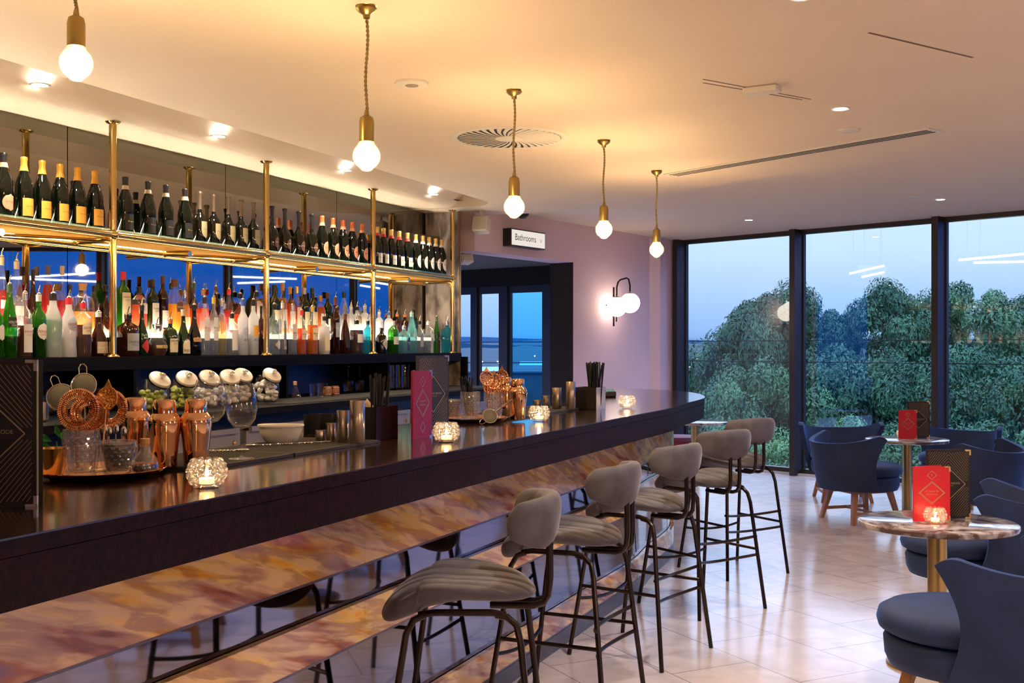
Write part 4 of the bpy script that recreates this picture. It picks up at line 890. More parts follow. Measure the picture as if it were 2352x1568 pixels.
# bar mats
def matbar(label, t0, t1, v0, v1):
    r = thing('bar_mat', label, 'mat'); obj('base', vb(MB(), t0, t1, v0, v1, ZB+.0006, ZB+.006), m_rub, r)
    mb = MB(); t = t0+.012
    while t < t1-.01: vb(mb, t, t+.005, v0+.012, v1-.012, ZB+.006, ZB+.0098); t += .011
    obj('ribs', mb, m_rub, r, ang=None)
    e = MB(); vb(e, t0, t1, v0, v0+.010, ZB+.006, ZB+.010); vb(e, t0, t1, v1-.010, v1, ZB+.006, ZB+.010); vb(e, t0, t0+.008, v0, v1, ZB+.006, ZB+.010); vb(e, t1-.008, t1, v0, v1, ZB+.006, ZB+.010); obj('border', e, m_rub, r); return r
def TV(p):
    dx, dy = p.x-OX, p.y-OY; return (dx*UX+dy*UY, dx*VX+dy*VY)
a_ = TV(G(683, 1048, ZB)); b_2 = TV(G(866, 1016, ZB)); c_ = TV(G(372, 1084, ZB)); VM = .385
matbar('black ribbed rubber bar mat under the shakers and wine glass', TV(TR1)[0]+.195, a_[0]-.004, VM, .73)
matbar('black ribbed rubber bar mat under the white bowl and steel jiggers', a_[0]+.004, b_2[0], VM, .74)
d_ = TV(G(1165, 966, ZB)); e_ = TV(G(1350, 938, ZB))
matbar('black ribbed rubber bar mat under the far jiggers', TV(TR2)[0]+.195, e_[0], d_[1], d_[1]+.33)
# wine glasses
def wineglass(label, loc, H, R, name='wine_glass'):
    r = thing(name, label, 'glass', loc)
    hs = .40*H
    pr = [(R*.10+.0004, hs), (R*.5, hs+.02*H), (R*.85, hs+.12*H), (R, hs+.26*H), (R*.93, hs+.44*H), (R*.74, H)]
    def sm(i, n): return i
    obj('bowl', MB().lathe([(.002, hs-.002)]+pr+[(R*.74-.001, H), (R*.93-.0012, hs+.44*H), (R-.0012, hs+.26*H), (R*.83, hs+.13*H), (R*.4, hs+.03*H), (.001, hs+.012)], 40), m_clear, r, ang=80)
    obj('stem', MB().lathe([(.006, .006), (.0038, .02), (.0032, hs*.6), (.005, hs-.004), (.009, hs+.006)], 16), m_clear, r)
    obj('foot', MB().lathe([(R*.82, 0), (R*.82, .0014), (.012, .005), (.005, .009), (.001, .009)], 36), m_clear, r); return r
wineglass('large empty wine glass standing on the bar mat between shakers and white bowl', G(555, 1053, SHZ), .232, .048)
wineglass('big balloon glass behind the last copper shaker', G(481, 1036, SHZ), .235, .056, 'gin_glass')
# white bowl, spoons, jiggers, organisers
wb = thing('white_bowl', 'oval white bowl holding dark berries on the bar mat', 'bowl', G(645, 1017, SHZ))
obj('body', MB().lathe([(.045, 0), (.060, .010), (.074, .035), (.078, .060), (.083, .0605), (.083, .067), (.075, .067), (.070, .040), (.055, .014), (.001, .012)], 40, sy=.7), P('milky_plastic', (.95, .92, .86), .35), wb)
mb = MB(); rnd = random.Random(3)
for k in range(26): a = rnd.uniform(0, 6.28); q = rnd.uniform(0, .05); mb.ball((q*math.cos(a), q*.6*math.sin(a), .024+rnd.uniform(0, .01)), .009, 8, 6)
obj('berries', mb, P('blueberry', (.03, .03, .07), .5), wb)['kind'] = 'stuff'
def barspoon(label, a, b, flip=False):
    L = (b-a).length; d = (b-a).normalized(); r = thing('bar_spoon', label, 'spoon', a); mb = MB(); pts = []
    n = 90
    for k in range(2):
        pts = [d*(L*(.18+.80*i/n))+Vector((0, 0, .004))+(Matrix.Rotation(i*.75+k*PI, 3, d) @ Vector((0, 0, .0016))) for i in range(n+1)]; mb.tube(pts, .0016, 5)
    obj('twisted_shaft', mb, m_chr, r)
    sb = obj('spoon_bowl', MB().ball((0, 0, 0), .014, 14, 8, .28), m_chr, r); sb.location = d*.025+Vector((0, 0, .006)); sb.scale = (1.7, .9, 1); sb.rotation_euler = (0, 0, math.atan2(d.y, d.x))
    obj('neck', MB().tube([d*.045+Vector((0, 0, .006)), d*(L*.19)+Vector((0, 0, .004))], .002, 6), m_chr, r)
    obj('hook', MB().tube([d*(L*.98)+Vector((0, 0, .004)), d*L+Vector((0, 0, .006)), d*L+Vector((0, 0, .018))], .0018, 6), m_chr, r); return r
barspoon('twisted steel bar spoon lying in front of the white bowl', G(562, 1026, SHZ+.0), G(760, 1016, SHZ))
barspoon('twisted steel bar spoon lying behind the wine glass foot', G(575, 1036, SHZ), G(462, 1038, SHZ))
def jigger(label, px, py, w, h, grp):
    loc = G(px, py, SHZ); y = loc.y; R = w/2*y/F; H = h*y/F; r = thing('steel_jigger', label, 'jigger', loc, 0, grp)
    obj('body', MB().lathe([(R*.97, 0), (R, .002), (R, H-.001), (R*.985, H), (R*.93, H), (R*.93, H-.01), (.001, H-.012)], 32), m_steelb, r); return r
m_steelb = P('satin_steel', (.52, .44, .34), .24, 1.0, Anisotropic=.6)
for px, py, w, h, lab in [(736, 1012, 24, 25, 'shortest steel jigger cup on the middle mat'), (761, 1013, 23, 42, 'second-shortest steel jigger cup on the middle mat'), (788, 1015, 30, 73, 'tall steel jigger cup on the middle mat, next to tallest'), (821, 1017, 35, 98, 'tallest steel jigger cup on the middle mat, by the straw box')]: jigger(lab, px, py, w, h, 'steel jiggers on the middle mat')
for px, py, w, h, lab in [(1234, 936, 18, 18, 'shortest steel jigger cup on the far mat'), (1254, 936, 17, 28, 'second-shortest steel jigger cup on the far mat'), (1279, 938, 22, 48, 'tall steel jigger cup on the far mat, next to tallest'), (1311, 939, 22, 63, 'tallest steel jigger cup on the far mat')]: jigger(lab, px, py, w, h, 'steel jiggers on the far mat')
def caddy(label, p, W_, D_, H_, straws, top_px, seed, metal=False):
    r = thing('bar_caddy', label, 'caddy', p, BANG-PI/2)
    mb = MB(); w, d, h, th = W_/2, D_/2, H_, .004
    mb.box(-w, w, -d, -d+th, 0, h).box(-w, w, d-th, d, 0, h).box(-w, -w+th, -d, d, 0, h).box(w-th, w, -d, d, 0, h).box(-w, w, -d, d, 0, th); obj('box', mb, m_black, r)
    obj('divider', MB().box(-w, w, -.002, .002, 0, h*.95), m_black, r)
    if metal: obj('steel_face', MB().box(w, w+.003, -d, d, .0, h), m_steel, r)
    return r
def straw_set(p, ztop, n, seed, lab, grp, spread=.03, base=.02):
    rnd = random.Random(seed); first = None
    for k in range(n):
        a = Vector((rnd.uniform(-base, base), rnd.uniform(-base, base), 0)); L = ztop-p.z; tx = a.x*1.0+rnd.uniform(-spread, spread); ty = a.y+rnd.uniform(-.01, .01)
        if first is None:
            o = obj('drinking_straw', MB().tube([(0, 0, 0), (0, 0, 1.0)], .0036, 8), m_black, None); tag(o, lab, 'straw', grp); first = o
        else:
            o = first.copy(); COL.objects.link(o)
        o.location = p+a+Vector((0, 0, .01)); dirv = Vector((tx-a.x, ty-a.y, L*rnd.uniform(.9, 1.0))); o.rotation_euler = dirv.to_track_quat('Z', 'Y').to_euler(); o.scale = (1, 1, dirv.length)
# near caddy
pc = G(862, 1012, ZB)+Vector((0, .06, 0)); caddy('black bar caddy of cards and dark straws beside the tallest near jigger', pc, .085, .17, .128, 0, 0, 1)
straw_set(pc+Vector((.01, -.02, .01)), ZY(862, pc.y), 16, 4, 'black straws bunched in the caddy beside the tallest near jigger', 'black straws in the near caddy', .028, .024)
cdv = thing('beer_mat_card', 'cream square card leaning out of the near straw caddy', 'card', pc+Vector((-.035, -.03, .115)), BANG-PI/2)
obj('card', MB().box(-.03, .03, -.001, .001, -.03, .03, Matrix.Rotation(.8, 4, 'Y')), pp('cream'), cdv); obj('printed_border', MB().box(-.022, .022, -.0016, -.0011, -.022, .022, Matrix.Rotation(.8, 4, 'Y')), pp('beige'), cdv)
og = thing('napkin_organiser', 'black curved-wall organiser standing behind the near jiggers', 'organiser', G(748, 1004, ZB))
mb = MB(); 
def fin(x):
    pr = [(-.05, 0), (.05, 0), (.05, .02), (.045, .06), (.03, .085), (-.05, .095)]
    mb.add([(x-.002, y, z) for y, z in pr]+[(x+.002, y, z) for y, z in pr], [(0, 1, 2, 3, 4, 5), (6, 7, 8, 9, 10, 11)]+[(i, (i+1) % 6, 6+(i+1) % 6, 6+i) for i in range(6)])
for x in (-.075, -.02, .03, .08): fin(x)
obj('fins', mb, m_black, og); obj('tray_base', MB().box(-.078, .082, -.05, .05, 0, .01), m_black, og); obj('back_wall', MB().box(-.078, .082, .045, .05, 0, .09), m_black, og)
# menus --------------------------------------------------------
m_mblk = P('menu_black_leather', (.008, .006, .010), .55); m_mred = P('menu_red_cloth', (.62, .01, .025), .5); m_mpink = P('menu_magenta_cloth', (.24, .003, .04), .5)
m_mline = P('menu_gold_foil', (.45, .36, .22), .4, .6); m_mgold = P('menu_corner_gold', (.80, .60, .32), .3, 1.0); m_page = P('menu_pages', (.7, .65, .55), .8)
def bar_line(mb, a, b, y, w=.0011):
    a = Vector(a); b = Vector(b); d = (b-a).normalized(); n = Vector((-d.y, d.x))*w
    q = [a-n, b-n, b+n, a+n]; mb.add([(p.x, y, p.y) for p in q]+[(p.x, y+.0008, p.y) for p in q], [(0, 1, 2, 3), (4, 5, 6, 7), (0, 1, 5, 4), (1, 2, 6, 5), (2, 3, 7, 6), (3, 0, 4, 7)])
def menu(label, loc, yaw, w, h, mat, style, thick=.022, corner=m_mgold, spread=.03):
    """standing folded menu; local x across the cover, front is -y"""
    r = thing('menu', label, 'menu', loc, yaw)
    obj('front_cover', MB().box(-w/2, w/2, -.0025, 0, 0.0, h), mat, r)
    M = Matrix.Translation((-w/2, 0, 0)) @ Matrix.Rotation(spread/w*2.2, 4, 'Z')
    obj('back_cover', MB().box(0, w, .002, .0045, 0, h, M), mat, r)
    obj('spine', MB().box(-w/2-.002, -w/2+.002, -.002, .006, 0, h), mat, r)
    obj('pages', MB().box(.003, w-.006, .0005, .0018, .004, h-.004, Matrix.Translation((-w/2, 0, 0)) @ Matrix.Rotation(spread/w*1.1, 4, 'Z')), m_page, r)
    fo = MB(); y = -.0034
    def dia(cx, cz, a, b, wd=.0010):
        P4 = [(cx, cz+b), (cx+a, cz), (cx, cz-b), (cx-a, cz)]
        for i in range(4): bar_line(fo, P4[i], P4[(i+1) % 4], y, wd)
    if style == 'chevron':
        a, b = w*.38, h*.235; dia(0, h*.5, a, b, .0014)
        for k in range(1, 13):
            o = .0125*k
            for sz in (1, -1):
                for sx_ in (1, -1):
                    p0 = Vector((0, h*.5+sz*(b+o*1.25))); p1 = Vector((sx_*(a+o*.78), h*.5)); lim = w*.46; hi = h*.475
                    d = p1-p0; n = 40; run = None
                    ok = [i/n for i in range(n+1) if abs((p0+d*i/n).x) <= lim and abs((p0+d*i/n).y-h*.5) <= hi and abs((p0+d*i/n).y-h*.5) > .012]
                    if len(ok) > 2: bar_line(fo, p0+d*ok[0], p0+d*ok[-1], y, .00042)
        fl = obj('foil_lines', fo, m_mline, r, ang=None)
        tv, tf = text('BRASSERIE ABODE', w=w*.52, h=.009); q = MB().add([(x, y, h*.5+z+.004) for x, z in tv], tf); obj('lettering', q, m_mline, fl, ang=None, recalc=False)
        tv, tf = text('RIVER ROAD', w=w*.22, h=.0045); q = MB().add([(x, y, h*.5+z-.008) for x, z in tv], tf); obj('lettering', q, m_mline, fl, ang=None, recalc=False)
    else:
        dia(0, h*.52, w*.36, h*.21); dia(0, h*.52, w*.33, h*.185); dia(0, h*.84, w*.13, h*.08); 
        if style == 'pink': dia(0, h*.16, w*.13, h*.08)
        fl = obj('foil_lines', fo, m_mgold, r, ang=None)
        for s, zz, ww in (('Artistry &', .545, .36), ('alchemy', .49, .32)):
            tv, tf = text(s, w=w*ww, h=.011); q = MB().add([(x, y, h*zz+z) for x, z in tv], tf); obj('lettering', q, m_mgold, fl, ang=None, recalc=False)
        tv, tf = text('Y', h=.011); q = MB().add([(x, y, h*.84+z) for x, z in tv], tf); obj('emblem', q, m_mgold, fl, ang=None, recalc=False)
    mbk = MB(); c = .024
    for z0, s in ((h, -1), (0, 1)):
        mbk.box(w/2-c, w/2+.0015, -.0042, .0055, min(z0-s*.001, z0+s*.006), max(z0-s*.001, z0+s*.006)); mbk.box(w/2-.006, w/2+.0015, -.0042, .0055, min(z0-s*.001, z0+s*c), max(z0-s*.001, z0+s*c))
    obj('metal_corners', mbk, corner, r)
    return r
silver = P('menu_corner_silver', (.6, .58, .58), .3, 1.0)
pm = G(85, 1163, ZB); menu('large black menu with silver chevron lines standing at the near end of the bar', pm+Vector((-.105, -.006, .0)), math.radians(3), .21, .325, m_mblk, 'chevron', corner=silver)
a0 = G(943, 1010, ZB); a1 = G(995, 1001, ZB); dv = (a1-a0); menu('magenta menu standing open on the bar beside a tealight', (a0+a1)/2, math.atan2(dv.y, dv.x)-.0, .165, .262, m_mpink, 'pink', corner=silver)
a2 = G(958, 999, ZB); menu('tall dark blue-grey menu standing behind the magenta one', a2+Vector((.055, .12, 0)), math.atan2(dv.y, dv.x)-.35, .18, .318, P('menu_slate', (.02, .024, .05), .5), 'chevron', corner=silver)
# tray two
c3 = on(1037, 963); cutglass('cut_tumbler', 'dark smoky cut tumbler on the far tray beside the dark straws', c3, .036, .046, .095, dark=m_black)
c4 = on(1080, 962); g4 = cutglass('straw_glass', 'tall cut glass of black stirrers on the far tray', c4, .038, .047, .130)
straw_set(c4+Vector((0, 0, .004)), ZY(868, c4.y), 14, 9, 'black stirrers fanned in the cut glass on the far tray', 'black stirrers on the far tray', .035, .018)
c5 = on(1133, 961); cutglass('mixing_glass', 'pinkish cut mixing glass crammed with copper strainers on the far tray', c5, .038, .046, .128)
for k, (px, py, yw) in enumerate([(1118, 868, .3), (1134, 876, -.1), (1152, 866, -.4), (1126, 888, .1), (1146, 884, -.2)]):
    disc_strainer(['copper julep strainer at the outer edge of the far bunch, toward the stirrers', 'copper julep strainer in the middle of the far bunch', 'copper julep strainer at the outer edge of the far bunch, toward the lone shaker', 'copper julep strainer low in the far bunch, toward the stirrers', 'copper julep strainer low in the far bunch, toward the lone shaker'][k], above(px, py, c5.y+.01*(k-2)), yw, -.15, .034)
cg = thing('gold_cup', 'plain gold cup half hidden behind the far dark tumbler', 'cup', on(1013, 953)); obj('body', MB().lathe([(.024, 0), (.0245, .002), (.041, .080), (.039, .080), (.023, .003), (.001, .003)], 32), m_goldc, cg)
mesh_strainer('small steel tea strainer lying in front of the pinkish mixing glass', on(1126, 967)+Vector((0, -.06, .028)), .2, -.35, .033, 2.2)
# far caddy with straws, card reader
pf = G(1356, 940, ZB)+Vector((0, .05, 0)); caddy('black and steel napkin caddy with straws near the bar end', pf, .13, .16, .125, 0, 0, 2, metal=True)
straw_set(pf+Vector((.03, .0, .01)), ZY(834, pf.y), 44, 12, 'black straws bunched upright in the caddy near the bar end', 'black straws in the far caddy', .028, .035)
cr = thing('card_reader', 'dark card reader with a blue-lit screen behind the far caddy', 'card reader', G(1399, 911, ZB), .3)
obj('body', MB().box(-.045, .045, -.03, .03, 0, .04, None, .006), m_black, cr); obj('screen', MB().box(-.03, .035, -.012, .022, .041, .048, Matrix.Rotation(.4, 4, 'X') @ Matrix.Translation((0, 0, .0))), P('blue_grey_screen', (.10, .28, .42), .2), cr)
# ================================================================ UNDER THE BOTTLES
ZL = 1.0955
def PV(px, v, z=ZL): return B(T(px, v), v, z)
m_jarlid = P('cream_lid', (.78, .66, .52), .3, .2)
def jar(label, px, v, fillmat, lz, yaw, h=.20, R=.075, shape='round', fill='f'):
    loc = PV(px, v, .0); loc.z = ZL+.006
    r = thing('sweet_jar', label, 'jar', loc, yaw); r.scale = (1.12, 1.12, 1.12)
    M = Matrix.Rotation(.55, 4, 'X')
    obj('glass', MB().lathe([(R*.62, 0), (R*.9, .01), (R, .05), (R*.98, .10), (R*.84, .135), (R*.66, .15), (R*.68, .156)], 36), m_clear, r)
    # tilted neck and lid
    M = Matrix.Translation((0, -R*.30, .125)) @ Matrix.Rotation(.75, 4, 'X')
    obj('neck', MB().lathe([(.050, 0), (.049, .032)], 28, M=M, closed=False), m_clear, r)
    l = obj('lid', MB().lathe([(.055, .030), (.057, .034), (.057, .044), (.053, .050), (.02, .056), (.001, .057)], 32, M=M), m_jarlid, r)
    obj('rim_band', MB().lathe([(.0575, .028), (.0585, .030), (.0585, .040)], 32, M=M, closed=False), m_chr, l)
    obj('knob', MB().lathe([(.006, .055), (.006, .066), (.016, .070), (.017, .076), (.010, .082), (.001, .083)], 18, M=M), m_chr, l)
    if fillmat:
        rnd = random.Random(px); mb = MB(); 
        for k in range(60):
            a = rnd.uniform(0, 6.28); z = rnd.uniform(.015, lz); q = R*.80*math.sqrt(rnd.uniform(.2, 1))*(1 if z < .1 else .8); mb.ball((q*math.cos(a), q*math.sin(a), z), rnd.uniform(.013, .018), 8, 6, rnd.uniform(.7, 1))
        obj('contents', mb, fillmat, r)['kind'] = 'stuff'
    return r
m_olive = P('green_pieces', (.40, .42, .08), .5); m_mallow = P('marshmallow', (.85, .80, .72), .7)
jar('sweet jar of green pieces, nearest the strainers with its lid turned down', 352, 2.62, m_olive, .10, 1.0, 1)
jar('sweet jar of green pieces behind the copper shakers, lid facing out', 420, 2.60, m_olive, .11, .7, 1)
jar('sweet jar with pale chunks behind the big balloon glass', 470, 2.62, m_mallow, .09, .8, 1)
jar('sweet jar with white pieces behind the wine glass', 520, 2.60, m_mallow, .10, .65, 1)
jar('sweet jar partly behind another, small knob showing above the wine glass', 548, 2.78, m_mallow, .09, .8, 1)
jar('sweet jar full of white marshmallows, last of the row', 612, 2.62, m_mallow, .12, .9, 1)
def tumbler(label, px, v, R=.037, H=.095, grp='tumblers in the back bar niche', first=[None], name='tumbler', z=ZL+.006):
    loc = PV(px, v); loc.z = z
    if first[0] is None:
        r = thing(name, label, 'glass', loc, 0, grp)
        obj('bowl', MB().lathe([(.030, 0), (.031, .004), (.037, .095), (.0355, .095), (.029, .010), (.001, .009)], 20, rf=lambda a, z: 1+.02*math.sin(10*a)), m_clear, r); first[0] = r; return r
    return dup(first[0], loc, 0, label, grp, (R/.037, R/.037, H/.095))
for k, px in enumerate((112, 150, 228, 250, 277, 300)): tumbler(['clear tumbler in the niche beside the large black menu', 'clear tumbler in the niche behind the steel gauze strainers', 'upturned-looking clear tumbler behind the copper rings', 'clear tumbler behind the star-eared strainer', 'clear tumbler just above the first shaker', 'clear tumbler next to the niche divider behind the shakers'][k], px, 2.95, .045, .12)
for k, px in enumerate((722, 740)): tumbler(['straight mixing tumbler beside the corked flask', 'straight glass beaker behind the wooden barrels'][k], px, 2.6+.05*k, .036+.004*k, .10)
for lay, z in ((0, ZL+.006), (1, ZL+.108)):
    for k, px in enumerate((905, 918, 931)): tumbler('%s tumbler of the %s row, stacked behind the magenta menu' % (['first', 'middle', 'last'][k], ['bottom', 'upper'][lay]), px, 2.95, .038, .10, 'stacked tumblers behind the magenta menu', z=z)
fl = thing('corked_flask', 'small conical glass flask with cork on the service counter', 'flask', PV(678, 2.6)+Vector((0, 0, .006)))
obj('glass', MB().lathe([(.034, 0), (.040, .006), (.036, .03), (.018, .07), (.013, .085), (.013, .105), (.015, .107)], 28), m_clear, fl); obj('stopper', MB().lathe([(.012, .100), (.0135, .125), (.001, .126)], 14), CAPM['cork'], fl)
for k, px in enumerate((752, 770)):
    b = thing('wooden_barrel', ['small varnished wooden barrel touching the glass beaker', 'small varnished wooden barrel nearer the hanging glasses'][k], 'barrel', PV(px, 2.72)+Vector((0, 0, .006)), 0, 'small barrels on the service counter')
    obj('staves', MB().lathe([(.026, 0), (.031, .02), (.032, .035), (.031, .05), (.026, .07), (.001, .070)], 20), P('varnished_oak', (.35, .13, .05), .35), b)
    for z in (.012, .055): obj('hoop', MB().lathe([(.031, z-.003), (.032, z), (.031, z+.003)], 20, closed=False), m_chr, b)
def upglass(label, px, v, first=[None], s=1.0):
    loc = PV(px, v); loc.z = ZL+.006
    if first[0] is None:
        r = thing('upturned_wine_glass', label, 'glass', loc, 0, 'upturned glasses in the back bar niche')
        obj('bowl', MB().lathe([(.034, 0), (.044, .05), (.040, .085), (.018, .108), (.005, .114)], 24, closed=False), m_clear, r)
        obj('stem', MB().lathe([(.005, .112), (.0035, .13), (.0035, .19), (.006, .200)], 12), m_clear, r); obj('foot', MB().lathe([(.004, .197), (.036, .204), (.036, .206), (.001, .206)], 24), m_clear, r)
        first[0] = r; return r
    return dup(first[0], loc, 0, label, None, s)
for k, px in enumerate((800, 826, 850, 868, 884)): upglass(['first', 'second', 'third', 'fourth', 'fifth'][k]+' upturned wine glass beyond the wooden barrels', px, 3.0)
for k, px in enumerate((1010, 1022, 1034, 1046)): upglass(['first', 'second', 'third', 'last'][k]+' upturned coupe in the end niche past the magenta menu', px, 2.98, s=.95)
sh = thing('salt_tub', 'small steel tub on the service counter beside the large black menu', 'tub', PV(96, 2.55)+Vector((0, 0, .006))); obj('body', MB().lathe([(.03, 0), (.033, .002), (.033, .09), (.031, .09), (.029, .01), (.001, .01)], 24), m_steelb, sh); obj('spoon_handle', MB().tube([(0, 0, .03), (.03, 0, .15)], .004, 6), m_black, sh)
# ================================================================ BAR STOOLS
m_velg = P('grey_velvet', (.12, .10, .10), .75, 0, Sheen_Weight=.45, Sheen_Roughness=.35, Sheen_Tint=(.62, .58, .62, 1)); tex(m_velg, 'noise', 9, (.066, .062, .080), (.118, .110, .135), 4, .3)
m_tubeb = P('bronzed_black_tube', (.035, .024, .02), .25, .7)
def cush(fn_mid, fn_top, fn_bot, W_, D_, n=41, p=4, taper=lambda b: 1.0, rib=0.0):
    mb = MB(); 
    def pt(a, b, side):
        a = 2*a-1; b = 2*b-1
        sa = math.sin(a*PI/2); sb = math.sin(b*PI/2)
        # squircle
        x = sa*math.sqrt(max(0, 1-.42*sb*sb)); y = sb*math.sqrt(max(0, 1-.42*sa*sa))
        e = math.sqrt(max(0, 1-abs(sa)**p))*math.sqrt(max(0, 1-abs(sb)**p))
        X = x*W_/2*taper(y); Y = y*D_/2; m = fn_mid(X, Y)
        rr = rib*(1-abs(math.cos(X/W_*PI*7)))**.0*(-(abs(math.cos(X/W_*PI*5.0/taper(y)))**14)) if side > 0 else 0
        return (X, Y, m+(e*fn_top(Y)+rr*e if side > 0 else -e*fn_bot(Y)))
    mb.grid(n, n, lambda a, b: pt(a, b, 1)); mb.grid(n, n, lambda a, b: pt(a, b, -1)); return mb
def weld(o):
    m = o.modifiers.new('weld', 'WELD'); m.merge_threshold = .0008; return o
def make_stool(label, loc, rz):
    r = thing('bar_stool', label, 'bar stool', loc, rz, 'grey velvet bar stools along the counter')
    D = .48
    mid = lambda x, y: .715-(.075*max(0, (y-.02)/.21)**2.2)-.012*max(0, (-y)/.22)**2+.030*(x/.22)**2*(1 if y < .1 else .4)
    top = lambda y: .034+.018*max(0, y/.22); bot = lambda y: .030+.045*max(0, (y+.02)/.24)
    weld(obj('seat', cush(mid, top, bot, .47, D, taper=lambda y: .96-.16*max(0, -y)-.02*max(0, y), rib=.015, n=81), m_velg, r, ang=60))
    # curved back pad
    def bp(a, b, s):
        a = 2*a-1; b = 2*b-1; sa0 = math.sin(a*PI/2); sb0 = math.sin(b*PI/2); sa = sa0*math.sqrt(1-.22*sb0*sb0); sb = sb0*math.sqrt(1-.30*sa0*sa0)
        e = math.sqrt(max(0, 1-abs(sa0)**4))*math.sqrt(max(0, 1-abs(sb0)**3)); th = sa*1.16; R = .195
        hh = .086*(1-.30*abs(sa)**2.2); zc = .925+.82*(.086-hh)
        dx = R+ (s*.036*e)
        rr = -.006*abs(math.cos(a*PI*2.5))**12*e if s < 0 else 0
        dx -= rr*1
        return (dx*math.sin(th)*1.0, -.085-dx*math.cos(th)*1.0-.014*sb, zc+sb*hh+.0*e)
    mb = MB(); mb.grid(45, 25, lambda a, b: bp(a, b, 1)); mb.grid(45, 25, lambda a, b: bp(a, b, -1)); weld(obj('backrest', mb, m_velg, r, ang=60))
    for s in (-1, 1):
        x = s*.034
        obj('back_stem', MB().tube([(x, -.10, .662), (x, -.235, .662), (x, -.266, .672), (x, -.280, .695), (x, -.284, .74), (x, -.282, .90)], .0105, 10), m_tubeb, r)
        obj('seat_rail', MB().tube([(s*.165, .10, .66), (s*.185, .05, .672), (s*.19, -.12, .676), (s*.188, -.16, .668)], .0105, 10), m_tubeb, r)
        fl_ = [(s*.17, .085, .660), (s*.185, .115, .648), (s*.200, .135, .61), (s*.250, .225, .0)]
        bl = [(s*.185, -.13, .668), (s*.187, -.165, .662), (s*.191, -.192, .640), (s*.200, -.205, .59), (s*.250, -.27, .0)]
        obj('leg', MB().tube(fl_, .0105, 10), m_tubeb, r); obj('leg', MB().tube(bl, .0105, 10), m_tubeb, r)
        k = .33; xf = .2+.05*(1-k/.6); yf = .135+.09*(1-k/.6); xb = .2+.05*(1-k/.59); yb = .205+.065*(1-k/.59)
        obj('foot_rail', MB().tube([(s*xf, yf, k), (s*xb, -yb, k)], .008, 8), m_tubeb, r)
    for yy, zz, bow in ((.185, .27, -.02), (-.236, .30, .055), (-.225, .40, .05)):
        pts = [(x_*.23/1.0*(1.0), yy+(bow*(1-x_*x_)), zz-.02*(1-x_*x_)) for x_ in [i/8 for i in range(-8, 9)]]
        obj('cross_rail', MB().tube(pts, .008, 8), m_tubeb, r)
    return r
st = [((-.165, 3.46), -86, 'grey velvet bar stool nearest the camera, its whole channelled seat in view'), ((.20, 4.42), -66, 'grey velvet bar stool second along the counter, behind the nearest backrest'), ((.60, 5.32), -54, 'grey velvet bar stool in the middle of the row of five'),
      ((1.055, 6.255), -34, 'grey velvet bar stool fourth along, next to the farthest one'), ((1.43, 7.245), -29, 'grey velvet bar stool farthest along, against the tree view')]
s0 = None
for (xy, az, lab) in st:
    if s0 is None: s0 = make_stool(lab, (*xy, 0), -math.radians(az))
    else: dup(s0, (*xy, 0), -math.radians(az), lab)
